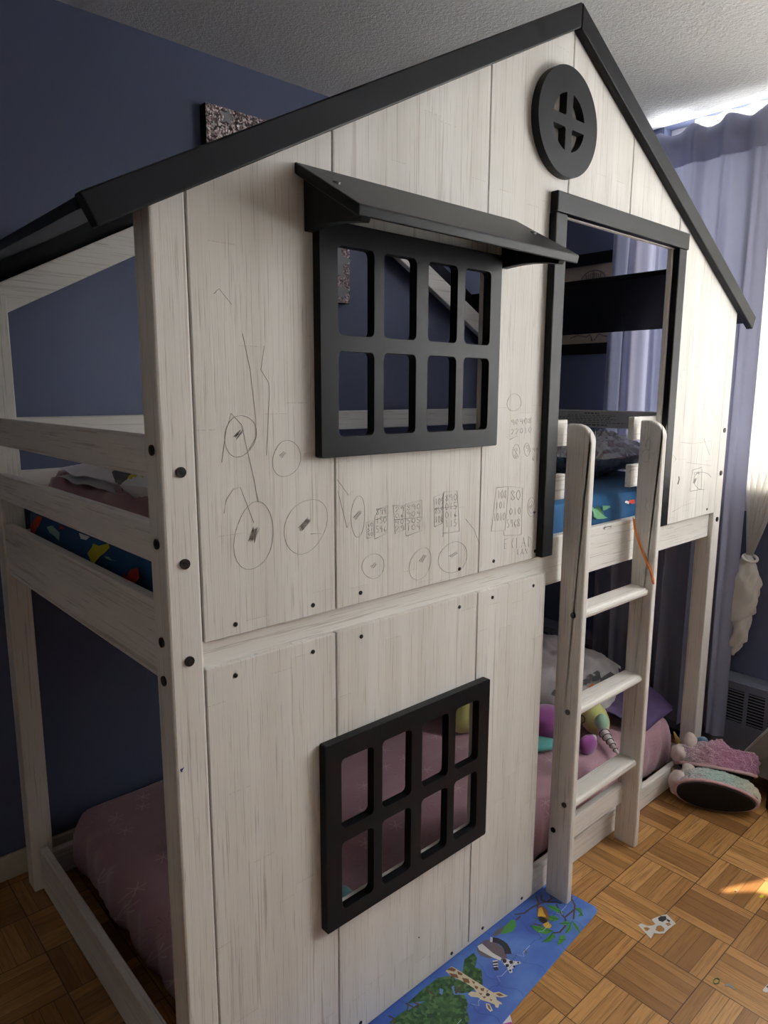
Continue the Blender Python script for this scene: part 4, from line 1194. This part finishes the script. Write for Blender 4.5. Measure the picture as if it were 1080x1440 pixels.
# ------------------------------------------------------------------ scraps on the floor
q5 = lambda l: [(880 + a / 5.4, 1180 + b / 5.4) for a, b in l]
def flat(name, outer, holes, mats, label, cat, extra=(), group=None):
    def W(l): return [tuple(onZ(u, v, .001).xy) for u, v in q5(l)]
    m = MB(); m.prism(W(outer), 'z', .0004, .0011, 0, [W(h) for h in holes])
    for l, mi in extra:
        P = W(l); ar = sum(P[i][0] * P[(i + 1) % len(P)][1] - P[(i + 1) % len(P)][0] * P[i][1] for i in range(len(P)))
        if ar < 0: P.reverse()
        m.add([(x, y, .00125) for x, y in P], [tuple(range(len(P)))], mi)
    o = m.build(name, mats); tag(o, label, cat, group); return o
SHEETW = mat('sticker_sheet', (.55, .54, .52), .5); INKD = mat('sticker_dark', (.03, .03, .035), .5)
flat('sticker_sheet', [(92, 652), (120, 640), (165, 660), (205, 655), (225, 645), (195, 610), (240, 590), (310, 570), (380, 640), (330, 680), (290, 715), (255, 718), (215, 712), (190, 755)],
     [[(225, 690), (235, 660), (265, 655), (295, 680), (290, 700), (255, 705)], [(135, 670), (165, 668), (185, 680), (160, 700), (145, 695)], [(300, 640), (330, 632), (345, 650), (320, 662)]],
     [SHEETW, INKD], 'torn peeled sticker sheet with cut out holes on the parquet', 'sticker sheet',
     [([(245, 600), (265, 585), (305, 585), (310, 610), (280, 630), (250, 620)], 1), ([(310, 605), (340, 620), (330, 632), (312, 620)], 1)])
flat('paper_scrap', [(1038, 1150), (1055, 1125), (1085, 1095), (1100, 1160), (1060, 1165)], [], [SHEETW, INKD], 'torn white paper scrap at the right edge of the floor', 'paper scrap', [([(1065, 1120), (1085, 1110), (1085, 1140)], 1)])
flat('paper_scrap', [(750, 1105), (790, 1095), (835, 1140), (820, 1142), (790, 1120), (760, 1118)], [], [mat('grey_scrap', (.20, .20, .21), .6)], 'thin grey torn scrap on the parquet beside the green ring', 'paper scrap')
flat('yellow_bit', [(1012, 438), (1030, 420), (1048, 425), (1045, 440), (1025, 447)], [], [mat('bright_yellow', (.65, .65, .03), .5)], 'tiny bright yellow bit on the sunlit floor', 'scrap')
m = MB()
c0 = onZ(1007.5, 1379.5, .002); m.tube([(c0.x + .010 * math.cos(a) , c0.y + .0055 * math.sin(a), .002) for a in [2 * PI * k / 20 for k in range(20)]], .0011, 6, closed=True)
o = m.build('rubber_band', mat('green_band', (.06, .22, .04), .5)); tag(o, 'small green rubber ring on the parquet near the bottom right', 'band')
for (u, v, lb) in ((1049, 1224, 'white crumb on the parquet above the sun patch'), (1035, 1253, 'white crumb at the left end of the sun patch')):
    m = MB(); p = onZ(u, v, .002); m.ell(p + Vector((0, 0, .0004)), .0026, .0022, .0022, nu=8, nv=6); o = m.build('crumb', P_WHT); tag(o, lb, 'crumb')
p = [onZ(*q, 0) for q in ((705, 1432), (716, 1424), (720, 1438), (709, 1446))]
m = MB(); m.prism([tuple(x.xy) for x in p], 'z', .0004, .0015)
p2 = [onZ(*q, 0) for q in ((707, 1433), (713, 1429), (717, 1436), (711, 1441))]
o = m.build('card_tag', [mat('white_card', (.62, .60, .62), .5)]); tag(o, 'small white and magenta card tag beside the front edge of the puzzle', 'tag')
m = MB(); p = [onZ(*q, .0015) for q in ((707, 1440), (719, 1437), (721, 1443), (709, 1447))]; m.prism([tuple(x.xy) for x in p], 'z', .0015, .0019); m.build('tag_stripe', [mat('magenta_card', (.45, .05, .35), .5)], None).parent = o

# orange ribbon over the ladder
m = MB()
rp = [(889, 729), (893, 745), (899, 764), (906, 782), (913, 799), (917, 812), (918, 818)]
pts = [onX(u, v, 1.4478) for u, v in rp]
pts[0] = Vector((1.4478, .001, pts[0].z))
m.tube(pts, .0034, 6); m.tube([pts[-1] + Vector((-.002, -.001, .012)), pts[-1] + Vector((-.003, -.004, -.006))], .0035, 6)
m.tube([p + Vector((-.003, .002 * math.sin(i), .004)) for i, p in enumerate(pts)], .0018, 6)
o = m.build('ribbon', mat('orange_ribbon', (.85, .26, .06), .6)); tag(o, 'thin orange ribbon hanging on the right ladder upright', 'ribbon')
